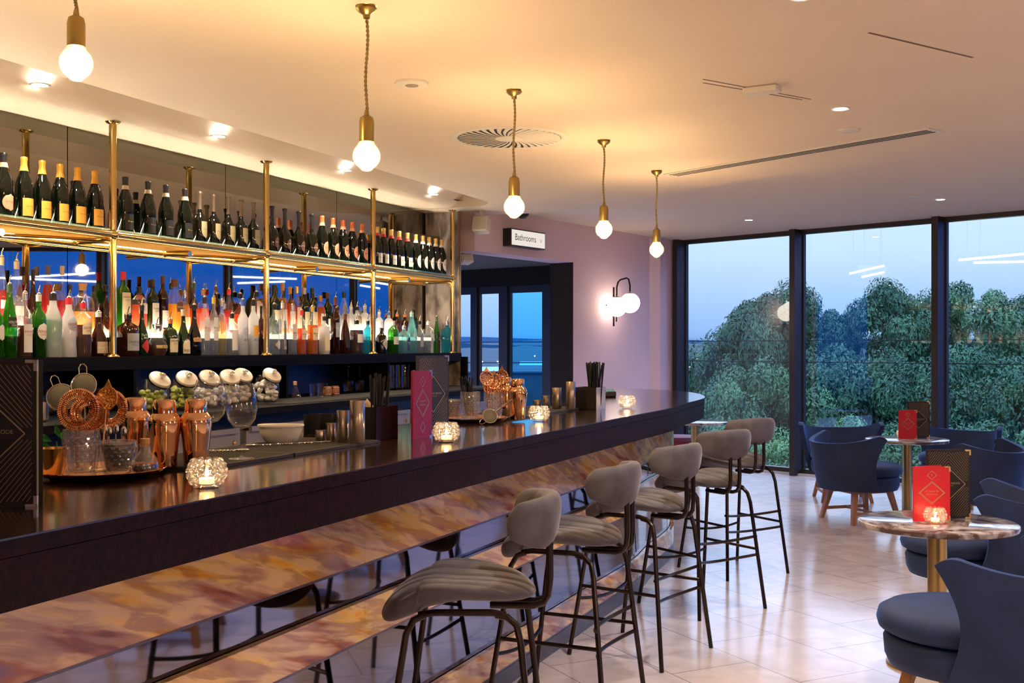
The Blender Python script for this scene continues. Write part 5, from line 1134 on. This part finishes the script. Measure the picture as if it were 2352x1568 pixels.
# ================================================================ ARMCHAIRS
m_velb = P('blue_velvet', (.02, .04, .10), .75, 0, Sheen_Weight=.5, Sheen_Roughness=.3, Sheen_Tint=(.08, .28, 1.0, 1)); tex(m_velb, 'noise', 4, (.005, .018, .07), (.010, .032, .12), 4)
m_oak = tex(P('oak_legs', (.38, .18, .07), .4), 'noise', 12, (.30, .13, .05), (.42, .21, .08), stretch=(1, 1, .2))
def make_chair(label, loc, rz):
    r = thing('armchair', label, 'armchair', loc, rz, 'blue velvet armchairs')
    PH = math.radians(92)
    def top(ph): q = abs(ph)/PH; return .665+.095*q**2.6-.055*max(0, (q-.86)/.14)**2.2
    def sh(a, b, off):
        ph = (2*a-1)*PH; q = abs(ph)/PH; zt = top(ph); z = .275+(zt-.275)*b
        R = .275+.075*b**.8+.025*b*q**3+off
        cut_ = 1-.12*math.sin(PI*min(1, b*1.0))*max(0, (q-.86)/.14)
        ph2 = ph*cut_
        return (R*math.sin(ph2), -R*math.cos(ph2)-.01, z)
    mb = MB(); NU, NV = 61, 15
    mb.grid(NU, NV, lambda a, b: sh(a, b, .030)); mb.grid(NU, NV, lambda a, b: sh(a, b, -.012))
    vs = mb.v; n = NU*NV; fs = []
    for i in range(NU-1): t0 = (NV-1)*NU+i; fs.append((t0, t0+1, n+t0+1, n+t0)); fs.append((i, i+1, n+i+1, n+i))
    for j in range(NV-1):
        for c in (0, NU-1): fs.append((j*NU+c, (j+1)*NU+c, n+(j+1)*NU+c, n+j*NU+c))
    mb.f += fs
    o = obj('back_shell', mb, m_velb, r, ang=50); bv = o.modifiers.new('soft_edge', 'BEVEL'); bv.width = .014; bv.segments = 3; bv.limit_method = 'ANGLE'; bv.angle_limit = math.radians(50)
    obj('seat_cushion', MB().lathe([(.20, .385), (.275, .388), (.300, .402), (.308, .43), (.300, .462), (.27, .480), (.18, .490), (.001, .494)], 48, c=(0, .07, 0), sy=1.02), m_velb, r, ang=60)
    obj('seat_base', MB().lathe([(.24, .262), (.278, .268), (.292, .30), (.297, .36), (.285, .380), (.20, .384)], 48, c=(0, .055, 0), sy=1.02), m_velb, r, ang=60)
    lg = {}
    for sx_ in (-1, 1):
        for sy_ in (-1, 1):
            a = Vector((sx_*.165, .03+sy_*.165, .275)); b = Vector((sx_*.225, .03+sy_*.225, 0)); w0, w1 = .022, .015
            q = MB(); q.add([(a.x-w0, a.y-w0, a.z), (a.x+w0, a.y-w0, a.z), (a.x+w0, a.y+w0, a.z), (a.x-w0, a.y+w0, a.z), (b.x-w1, b.y-w1, 0), (b.x+w1, b.y-w1, 0), (b.x+w1, b.y+w1, 0), (b.x-w1, b.y+w1, 0)], [(0, 1, 2, 3), (4, 5, 6, 7), (0, 1, 5, 4), (1, 2, 6, 5), (2, 3, 7, 6), (3, 0, 4, 7)])
            obj('leg', q, m_oak, r, 30)
    obj('leg_frame', MB().box(-.17, .17, -.15, .21, .245, .272), m_oak, r)
    for sx_ in (-1, 1): obj('stretcher', MB().box(sx_*.205-.008, sx_*.205+.008, -.165, .225, .075, .10), m_oak, r)
    obj('stretcher', MB().box(-.20, .20, .022, .038, .078, .098), m_oak, r)
    return r
ch = [((1.745, 4.10), -45, 'blue velvet armchair nearest the camera, cut by the frame edge'), ((2.44, 5.80), -65, 'blue velvet armchair behind the near round table'),
      ((2.90, 9.30), 72, 'blue velvet armchair with its back to the bar stools, wooden legs in view'), ((3.16, 10.60), 185, 'blue velvet armchair by the second window post, behind another armchair'),
      ((4.12, 10.25), 222, 'blue velvet armchair against the glass beyond the far round table'), ((3.60, 8.60), -45, 'blue velvet armchair between the two round tables, seen from behind')]
c0 = None
for (xy, az, lab) in ch:
    if c0 is None: c0 = make_chair(lab, (*xy, 0), -math.radians(az))
    else: dup(c0, (*xy, 0), -math.radians(az), lab)
# ================================================================ TABLES
m_tmar = P('brown_veined_marble', (.3, .25, .26), .06); tex(m_tmar, 'noise', 5, (.10, .06, .055), (.55, .50, .52), 10, 2.2, pos=(.40, .62))
def make_table(label, loc):
    r = thing('round_table', label, 'table', loc, 0, 'round marble lounge tables')
    obj('tabletop', MB().lathe([(.001, .632), (.335, .632), (.346, .636), (.350, .646), (.348, .657), (.342, .660), (.001, .660)], 64), m_tmar, r)
    obj('top_plate', MB().lathe([(.03, .620), (.22, .622), (.22, .6315), (.001, .6315)], 32), m_black, r)
    obj('column', MB().lathe([(.043, .018), (.043, .622)], 32), m_brassd, r)
    obj('base', MB().lathe([(.222, 0), (.224, .004), (.222, .012), (.205, .017), (.05, .020), (.044, .024)], 56), m_brassd, r); return r
T1 = Vector((1.95, 5.07, 0)); T2 = Vector((3.44, 9.63, 0)); T3 = Vector((1.97, 11.9, 0))
t0 = make_table('round marble table on a brass column nearest the camera', T1); dup(t0, T2, 1.0, 'round marble table among the four far armchairs'); dup(t0, T3, 2.0, 'small round table beyond the curved bar end, mostly hidden by stools')
def tmenu(base, px0, py0, px1, w, h, mat, style, lab, z=.6605):
    a = G(px0, py0, z); m = menu(lab, a, 0, w, h, mat, style); return m
def tm(T_, cx, w, h, mat, style, lab, dy, yaw=0.0):
    y = T_.y+dy; return menu(lab, Vector(((cx-1176)/F*y, y, .6612)), yaw, w, h, mat, style)
tm(T1, 2140, .168, .250, m_mred, 'red', 'red menu with gold diamonds on the near round table', .0, .02)
tm(T1, 2178, .200, .318, m_mblk, 'chevron', 'black chevron menu behind the red one on the near round table', .09, -.08)
tm(T2, 2085, .160, .248, m_mred, 'red', 'red menu with gold diamonds on the far round table', -.02, .05)
tm(T2, 2110, .190, .318, m_mblk, 'chevron', 'black menu behind the red one on the far round table', .09, -.05)
tealight('beaded crystal tealight in front of the red menu on the near round table', G(2148, 1203, .6605)); tealight('beaded crystal tealight on the far round table', G(2073, 1006, .6605))
# maroon stool and booth beyond the bar end
ps = thing('velvet_pouf', 'maroon velvet seat glimpsed beneath the curved bar end', 'pouf', (1.86, 12.45, 0)); m_mar = P('maroon_velvet', (.22, .01, .04), .7, 0, Sheen_Weight=.5)
obj('cushion', MB().lathe([(.25, .33), (.285, .36), (.29, .42), (.26, .455), (.001, .465)], 36), m_mar, ps); obj('base', MB().lathe([(.24, 0), (.25, .02), (.25, .33)], 32), m_brassd, ps)
# ================================================================ LIGHTS AND CEILING FIXTURES
ZM = 2.73
m_bulbE = E('lamp_core', (1.0, .74, .34), 13.0)
m_cryb = GL('crystal_bulb_glass', (1.0, .95, .75), 1.5, .06, (1.0, .86, .5))
m_flex = P('braided_gold_flex', (.38, .27, .09), .6); m_flex2 = P('old_brass', (.50, .36, .11), .28, 1.0)
def pend(label, loc, drop, first=[None]):
    """origin at the ceiling; drop = distance to bulb centre"""
    r = thing('pendant_lamp', label, 'pendant lamp', loc, 0, 'crystal bulb pendants over the bar')
    obj('ceiling_rose', MB().lathe([(.012, -.045), (.014, -.032), (.030, -.022), (.040, -.010), (.036, -.004), (.042, 0)], 28), m_flex2, r)
    n = 60; L = drop-.20; mb = MB()
    for k in range(2): mb.tube([(.0035*math.cos(i*1.1+k*PI)+.004*math.sin(i*.12), .0035*math.sin(i*1.1+k*PI), -.04-L*i/n) for i in range(n+1)], .0034, 5)
    obj('flex', mb, m_flex, r)
    z = -drop
    obj('lamp_holder', MB().lathe([(.0275, z+.052), (.028, z+.056), (.028, z+.125), (.024, z+.143), (.010, z+.152), (.008, z+.165), (.006, z+.172)], 28), m_flex2, r)
    pr = [(.001, -.058), (.018, -.054)]+[(.051*math.cos(a), .051*math.sin(a)) for a in [math.radians(d) for d in range(-58, 50, 6)]]+[(.030, .046), (.025, .056)]
    cry = obj('crystal_bulb', MB().lathe([(a, z+b) for a, b in pr], 40, rf=lambda a, zz: 1+.018*abs(math.sin(7*a+zz*60))), m_cryb, r, ang=20)
    obj('led_core', MB().lathe([(.001, z-.012), (.014, z-.006), (.020, z+.014), (.018, z+.045), (.012, z+.052)], 20), m_bulbE, cry)
    light('pendant_glow', 'POINT', (0, 0, z), 20.0, (1.0, .68, .38), r, shadow_soft_size=.05)
    return r
for px, py, bpy_, lab in [(175, -122, 145, 'crystal bulb pendant nearest the camera over the bar'), (842, 15, 358, 'crystal bulb pendant second along the bar, on a long twisted flex'), (1181, 207, 475, 'crystal bulb pendant in front of the round air diffuser'), (1387, 322, 527, 'crystal bulb pendant fourth along, above the wall lamp'), (1508, 392, 573, 'crystal bulb pendant farthest along, beside the first window')]:
    y = F*(ZM-HC)/(HY-py); x = (px-1176)/F*y; drop = ZM-ZY(bpy_, y)
    pend(lab, Vector((x, y, ZM)), drop)
m_spotE = E('spot_lens', (1.0, .90, .78), 26.0); m_ringw = P('white_trim_ring', (.75, .7, .64), .5)
def down(label, loc, en, col=(1, .80, .58), size=1.9, first=[None], tilt=None, grp='recessed downlights in the main ceiling'):
    if first[0] is None:
        r = thing('downlight', label, 'downlight', loc, 0, grp)
        obj('trim_ring', MB().lathe([(.036, -.001), (.048, -.004), (.052, -.001), (.052, .002)], 28, closed=False), m_ringw, r)
        obj('lens', MB().lathe([(.001, -.002), (.036, -.002), (.036, -.0005)], 24), m_spotE, r); first[0] = r
    else: r = dup(first[0], loc, 0, label, grp)
    light('downlight_beam', 'SPOT', (loc[0], loc[1], loc[2]-.02), en, col, None, spot_size=size, spot_blend=.7, shadow_soft_size=.04); 
    return r
def CE(px, py, z): y = F*(z-HC)/(HY-py); return Vector(((px-1176)/F*y, y, z))
for px, py, lab in [(92, 195, 'nearest to the first pendant'), (502, 313, 'second from the first pendant'), (793, 391, 'just past the second pendant'), (996, 446, 'farthest, toward the column')]:
    zz = 2.736
    def cz(v):
        for (v1, z1), (v0, z0) in zip(cp, cp[1:]):
            if v0 <= v <= v1: return z0+(z1-z0)*(v-v0)/(v1-v0)
        return 2.9
    while zz < 2.9 and TV(CE(px, py, zz))[1] < 2.28+.6 and zz < cz(TV(CE(px, py, zz))[1])-.002: zz += .002
    down('recessed downlight in the ceiling channel over the back bar, '+lab, CE(px, py, zz-.008), 34, (1, .88, .72), 2.2, grp='downlights in the back bar channel')
for px, py, z, en, lab in [(1930, 250, 2.728, 70, 'recessed downlight on the main ceiling just beyond the linear sensor'), (1720, 505, 2.788, 45, 'recessed downlight above the first tall window'), (2160, 458, 2.788, 45, 'recessed downlight above the third window post'), (1842, -8, 2.728, 70, 'recessed downlight at the top edge of the photo')]:
    down(lab, CE(px, py, z), en, (1, .86, .74), 2.1)
for k, (x, y) in enumerate([(1.6, 2.2), (3.4, 3.0), (0.6, -0.5), (3.2, -1.0), (5.6, 1.2), (6.4, -2), (5.2, 4.5), (-2.0, -2.6), (1.0, -3.6)]):
    if y < 99: down('recessed downlight in the lounge ceiling outside the photo', (x, y, 2.728), 42, (1, .84, .70), 2.2)
# unseen globe lamps added around the lounge for soft ceiling bounce
for k, (x, y) in enumerate([(2.5, 1.0), (5.0, -1.0), (0.5, -3.0), (4.6, 3.4)]):
    r = thing('table_lamp', ['small globe lamp on the lounge floor, opposite the near stools', 'small globe lamp on the lounge floor, near the rear wall', 'small globe lamp on the floor behind the viewer', 'small globe lamp on the floor by the right-hand wall'][k], 'lamp', (x, y, 0)); obj('globe', MB().ball((0, 0, 1.2), .10, 16, 10), E('opal_globe', (1, .78, .55), 14), r); obj('pole', MB().tube([(0, 0, 0), (0, 0, 1.1)], .01, 8).lathe([(.12, 0), (.12, .01), (.001, .012)], 20), m_brassd, r)
    light('globe_glow', 'POINT', (x, y, 1.35), 12, (1, .68, .42), None, shadow_soft_size=.11)
# wall sconce
ks = 1.355; pw = K(ks); nrm = Vector((KDY, -KDX, 0)); al = Vector((KDX, KDY, 0)); zs = 1.93
sc = thing('wall_sconce', 'black double-globe wall lamp glowing on the pink wall', 'wall lamp', Vector((pw.x, pw.y, zs)))
m_opal = E('opal_glass', (1.0, .84, .66), 5.5)
for k, (a, o, dz) in enumerate(((0.0, .14, -.02), (.05, .28, 0.02))):
    g = obj('globe', MB().ball(nrm*o+al*a+Vector((0, 0, dz)), .112, 32, 20), m_opal, sc)
    obj('gallery', MB().lathe([(.045, .100), (.040, .108), (.012, .118), (.008, .13)], 20, nrm*o+al*a+Vector((0, 0, dz))), m_flex2, g)
    light('sconce_glow', 'POINT', Vector((pw.x, pw.y, zs))+nrm*(o+.0)+al*a+Vector((0, 0, dz)), 5.0, (1, .72, .48), None, shadow_soft_size=.112)
p0 = nrm*.14+al*.0+Vector((0, 0, .11)); p1 = nrm*.28+al*.05+Vector((0, 0, .15))
up = .26
pts = [p0, p0+Vector((0, 0, up-.17)), p0*.9+p1*.1+Vector((0, 0, up-.12)), p0*.75+p1*.25+Vector((0, 0, up-.10)), p0*.25+p1*.75+Vector((0, 0, up-.10)), p0*.1+p1*.9+Vector((0, 0, up-.12)), p1+Vector((0, 0, up-.19)), p1]
obj('arm', MB().tube(pts, .009, 10), m_dark, sc); 
obj('back_rod', MB().tube([nrm*.10+al*-.0+Vector((0, 0, -.24)), nrm*.10+al*-.0+Vector((0, 0, .20))], .010, 8).tube([nrm*.0+Vector((0, 0, .0)), nrm*.15+Vector((0, 0, .0))], .008, 8), m_dark, sc)
obj('front_rod', MB().tube([nrm*.135+al*-.0+Vector((0, 0, -.19)), nrm*.135+al*-.0+Vector((0, 0, .12))], .008, 8), m_dark, sc)
# glowing sticks added outside, standing in for lamp reflections in glass and mirror
struct('roof_eaves', MB().prism([Wn(-.3, 1.45)[:2], Wn(11.7, 1.45)[:2], Wn(11.7, 2.05)[:2], Wn(-.3, 2.05)[:2]], 3.0, 3.12), m_dark)  # unseen beam, added only to hang the stand-in sticks
m_refl = E('led_white', (.85, .92, 1.0), 6.0)
def stick(n, lab, a, b, c=None):
    r = thing('linear_lamp', lab, 'lamp', a); q = MB().tube([(0, 0, 0), b-a], .012, 8); obj('light_bar', q, m_refl, r)
    obj('suspension_wire', MB().tube([(b-a)*.1, (b-a)*.1+Vector((0, 0, 3.0-a.z))], .0008, 4), m_offw, r); obj('suspension_wire', MB().tube([(b-a)*.9, (b-a)*.9+Vector((0, 0, 3.0-b.z))], .0008, 4), m_offw, r)
def Wpx(px, py, d):
    k = (px-1176)/F; q = Wn(0, d); t = (k*q.y-q.x)/(WDX-k*WDY); p = Wn(t, d); return Vector((p.x, p.y, ZY(py, p.y)))
for lab, a, b in [('upper white light bar hanging outside the third tall window', (2203, 597), (2395, 579)), ('lower white light bar hanging outside the third tall window', (2237, 603), (2380, 600)),
      ('short tilted light bar, upper of the pair outside the second window', (1952, 628), (2030, 610)), ('short tilted light bar, lower of the pair outside the second window', (1980, 636), (2030, 625))]:
    stick(0, lab, Wpx(*a, 1.7), Wpx(*b, 1.7))
for i, (t0_, t1_, z0, z1, d0, d1, lab) in enumerate([
      (5.75, 7.3, 2.55, 2.50, 1.5, 2.0, 'light bar outside the fourth window, upper'), (5.7, 7.2, 2.44, 2.48, 1.9, 1.5, 'light bar outside the fourth window, lower'),
      (7.45, 9.0, 2.50, 2.58, 1.6, 1.6, 'light bar outside the fifth window, upper'), (7.4, 8.9, 2.46, 2.40, 1.9, 1.9, 'light bar outside the fifth window, lower')]):
    stick(i, lab, Wn(t0_, d0, z0), Wn(t1_, d1, z1))
# bathrooms sign
ka = lambda px: ((px-1176)/F*KY-KX)/(KDX-(px-1176)/F*KDY)
k0, k1 = ka(1152), ka(1236)
def on_wall(k, o, z): p = K(k, -o); return Vector((p.x, p.y, z))
ys = K((k0+k1)/2).y-.06; zt, zb_ = ZY(529, ys), ZY(569, ys)
sg = thing('bathrooms_sign', 'black-edged light box sign reading Bathrooms above the opening', 'sign', on_wall((k0+k1)/2, 0, (zt+zb_)/2), math.atan2(KDY, KDX))
wS = (k1-k0)*.94; hS = zt-zb_
obj('case', MB().box(-wS/2, wS/2, -.10, -.0, -hS/2, hS/2, None, .004), m_black, sg)
fc = obj('lit_face', MB().box(-wS/2+.012, wS/2-.012, -.104, -.0995, -hS/2+.012, hS/2-.012), E('sign_face', (1.0, .90, .80), .48), sg)
tv, tf = text('Bathrooms', w=wS*.60, h=hS*.36); obj('lettering', MB().add([(x-wS*.09, -.1052, y+.006) for x, y in tv], tf), m_ink, fc, ang=None, recalc=False)
q = MB(); q.tube([(wS*.33, -.1055, .012), (wS*.36, -.1055, -.020), (wS*.395, -.1055, .014)], .0016, 6); obj('arrow', q, m_ink, fc)
# speakers, smoke detectors, camera dome
def speaker(label, p, rz, s=1.0):
    r = thing('wall_speaker', label, 'speaker', p, rz); w = .075*s
    obj('cabinet', MB().box(-w, w, -.06*s, .06*s, -.075*s, .075*s, Matrix.Rotation(-.25, 4, 'X'), .01), m_offw, r); obj('bracket', MB().box(-.015, .015, -.01, .01, .06*s, .15*s), m_offw, r)
    obj('grille', MB().box(-w*.85, w*.85, -.066*s, -.061*s, -.06*s, .06*s, Matrix.Rotation(-.25, 4, 'X')), P('speaker_grille', (.55, .5, .44), .8), r)
speaker('small off-white speaker under the ceiling beside the column', on_wall(ka(1082), .12, 2.60), -.3)
speaker('small off-white speaker half hidden behind the column, in the opening', Vector(((1068-1176)/F*10.9, 10.9, ZY(590, 10.9))), .6, .9)
def disc(name, label, cat, loc, prof, mat): r = thing(name, label, cat, loc); obj('body', MB().lathe(prof, 32), mat, r); return r
d = disc('smoke_detector', 'flat round white detector on the ceiling between the first two pendants', 'smoke detector', CE(946, 191, 2.729), [(.001, -.012), (.06, -.012), (.078, -.008), (.082, 0)], m_ringw); obj('sensor_slots', MB().lathe([(.015, -.0145), (.03, -.0145), (.032, -.012)], 20), P('grey_slot', (.3, .26, .22), .6), d)
disc('smoke_detector', 'small round ceiling detector just below the bright downlight', 'smoke detector', CE(1951, 298, 2.729), [(.001, -.010), (.05, -.010), (.062, -.004), (.064, 0)], m_ringw)
disc('smoke_detector', 'small round ceiling detector above the windows beside the far downlight', 'smoke detector', CE(2098, 451, 2.789), [(.001, -.010), (.05, -.010), (.062, -.004), (.064, 0)], m_ringw)
cdm = disc('security_camera', 'dark dome camera on the ceiling behind the third pendant', 'camera', CE(1201, 485, 2.789), [(.001, -.075), (.03, -.070), (.052, -.05), (.06, -.02), (.06, 0)], m_black); obj('collar', MB().lathe([(.062, -.022), (.07, -.012), (.07, 0)], 24), m_offw, cdm)
# round swirl diffuser
dc = CE(1170, 317, 2.729); dm = thing('ceiling_diffuser', 'large round swirl air diffuser in the ceiling', 'air diffuser', dc); dm.scale = (1.15, 1.15, 1)
obj('ring', MB().lathe([(.275, -.004), (.285, -.008), (.305, -.004), (.31, 0), (.275, 0)], 64, closed=False), m_ringw, dm); obj('dark_back', MB().lathe([(.001, -.002), (.275, -.002), (.275, -.001)], 48), P('vent_dark', (.03, .022, .015), .9), dm)
mb = MB(); n = 38
for k in range(n):
    a = 2*PI*k/n; a2 = a+2*PI/n*.62; pts = []
    for q_r in (.06, .12, .18, .24, .272):
        tw = .35*(q_r/.27)
        pts.append((q_r*math.cos(a+tw), q_r*math.sin(a+tw), -.0045)); pts.append((q_r*math.cos(a2+tw), q_r*math.sin(a2+tw), -.0065))
    mb.add(pts, [(2*i, 2*i+1, 2*i+3, 2*i+2) for i in range(4)])
vn = obj('vanes', mb, m_ringw, dm, ang=None); vn.modifiers.new('th', 'SOLIDIFY').thickness = .0015
obj('hub', MB().lathe([(.001, -.010), (.05, -.010), (.075, -.007), (.075, -.004)], 32), m_ringw, dm)
# linear diffuser
la, lb = CE(1540, 402, 2.729), CE(2150, 297, 2.729); ld = thing('linear_diffuser', 'long slotted linear air diffuser in the ceiling parallel to the windows', 'air diffuser', la); dd = (lb-la); LL = dd.length; dd.normalize(); nn = Vector((-dd.y, dd.x, 0))
def strip(mb, s0, s1, o0, o1, z0, z1):
    p = [dd*s0+nn*o0, dd*s1+nn*o0, dd*s1+nn*o1, dd*s0+nn*o1]; mb.prism([(q.x, q.y) for q in p], z0, z1); return mb
obj('frame', strip(MB(), 0, LL, -.075, .075, -.006, 0), m_ringw, ld)
mb = MB()
for o in (-.048, -.010, .028): strip(mb, .03, LL-.03, o, o+.018, -.0075, -.006)
obj('slots', mb, P('vent_dark', (.10, .075, .05), .9), ld)
# ceiling sensor and hairline slots
sp = CE(1750, 200, 2.729); se = thing('ceiling_sensor', 'small flat rectangular sensor box on a thin ceiling slot', 'sensor', sp, -.5); obj('box', MB().box(-.085, .085, -.045, .045, -.03, 0, None, .006), m_offw, se)
def slot(label, a, b, w=.004):
    a = CE(*a, 2.7295); b = CE(*b, 2.7295); d = (b-a).normalized(); n_ = Vector((-d.y, d.x, 0))*w
    o = obj('ceiling_slot', MB().prism([tuple((a-n_)[:2]), tuple((b-n_)[:2]), tuple((b+n_)[:2]), tuple((a+n_)[:2])], 2.7285, 2.7297), P('vent_line', (.16, .11, .08), .9), None); tag(o, label, 'slot')
slot('thin dark ceiling slot running either side of the sensor box, upper', (1615, 182), (1862, 228)); slot('thin dark ceiling slot just below the sensor box slot', (1615, 190), (1842, 229)); slot('thin dark ceiling slot near the top corner of the photo', (1995, 75), (2234, 132), .006)
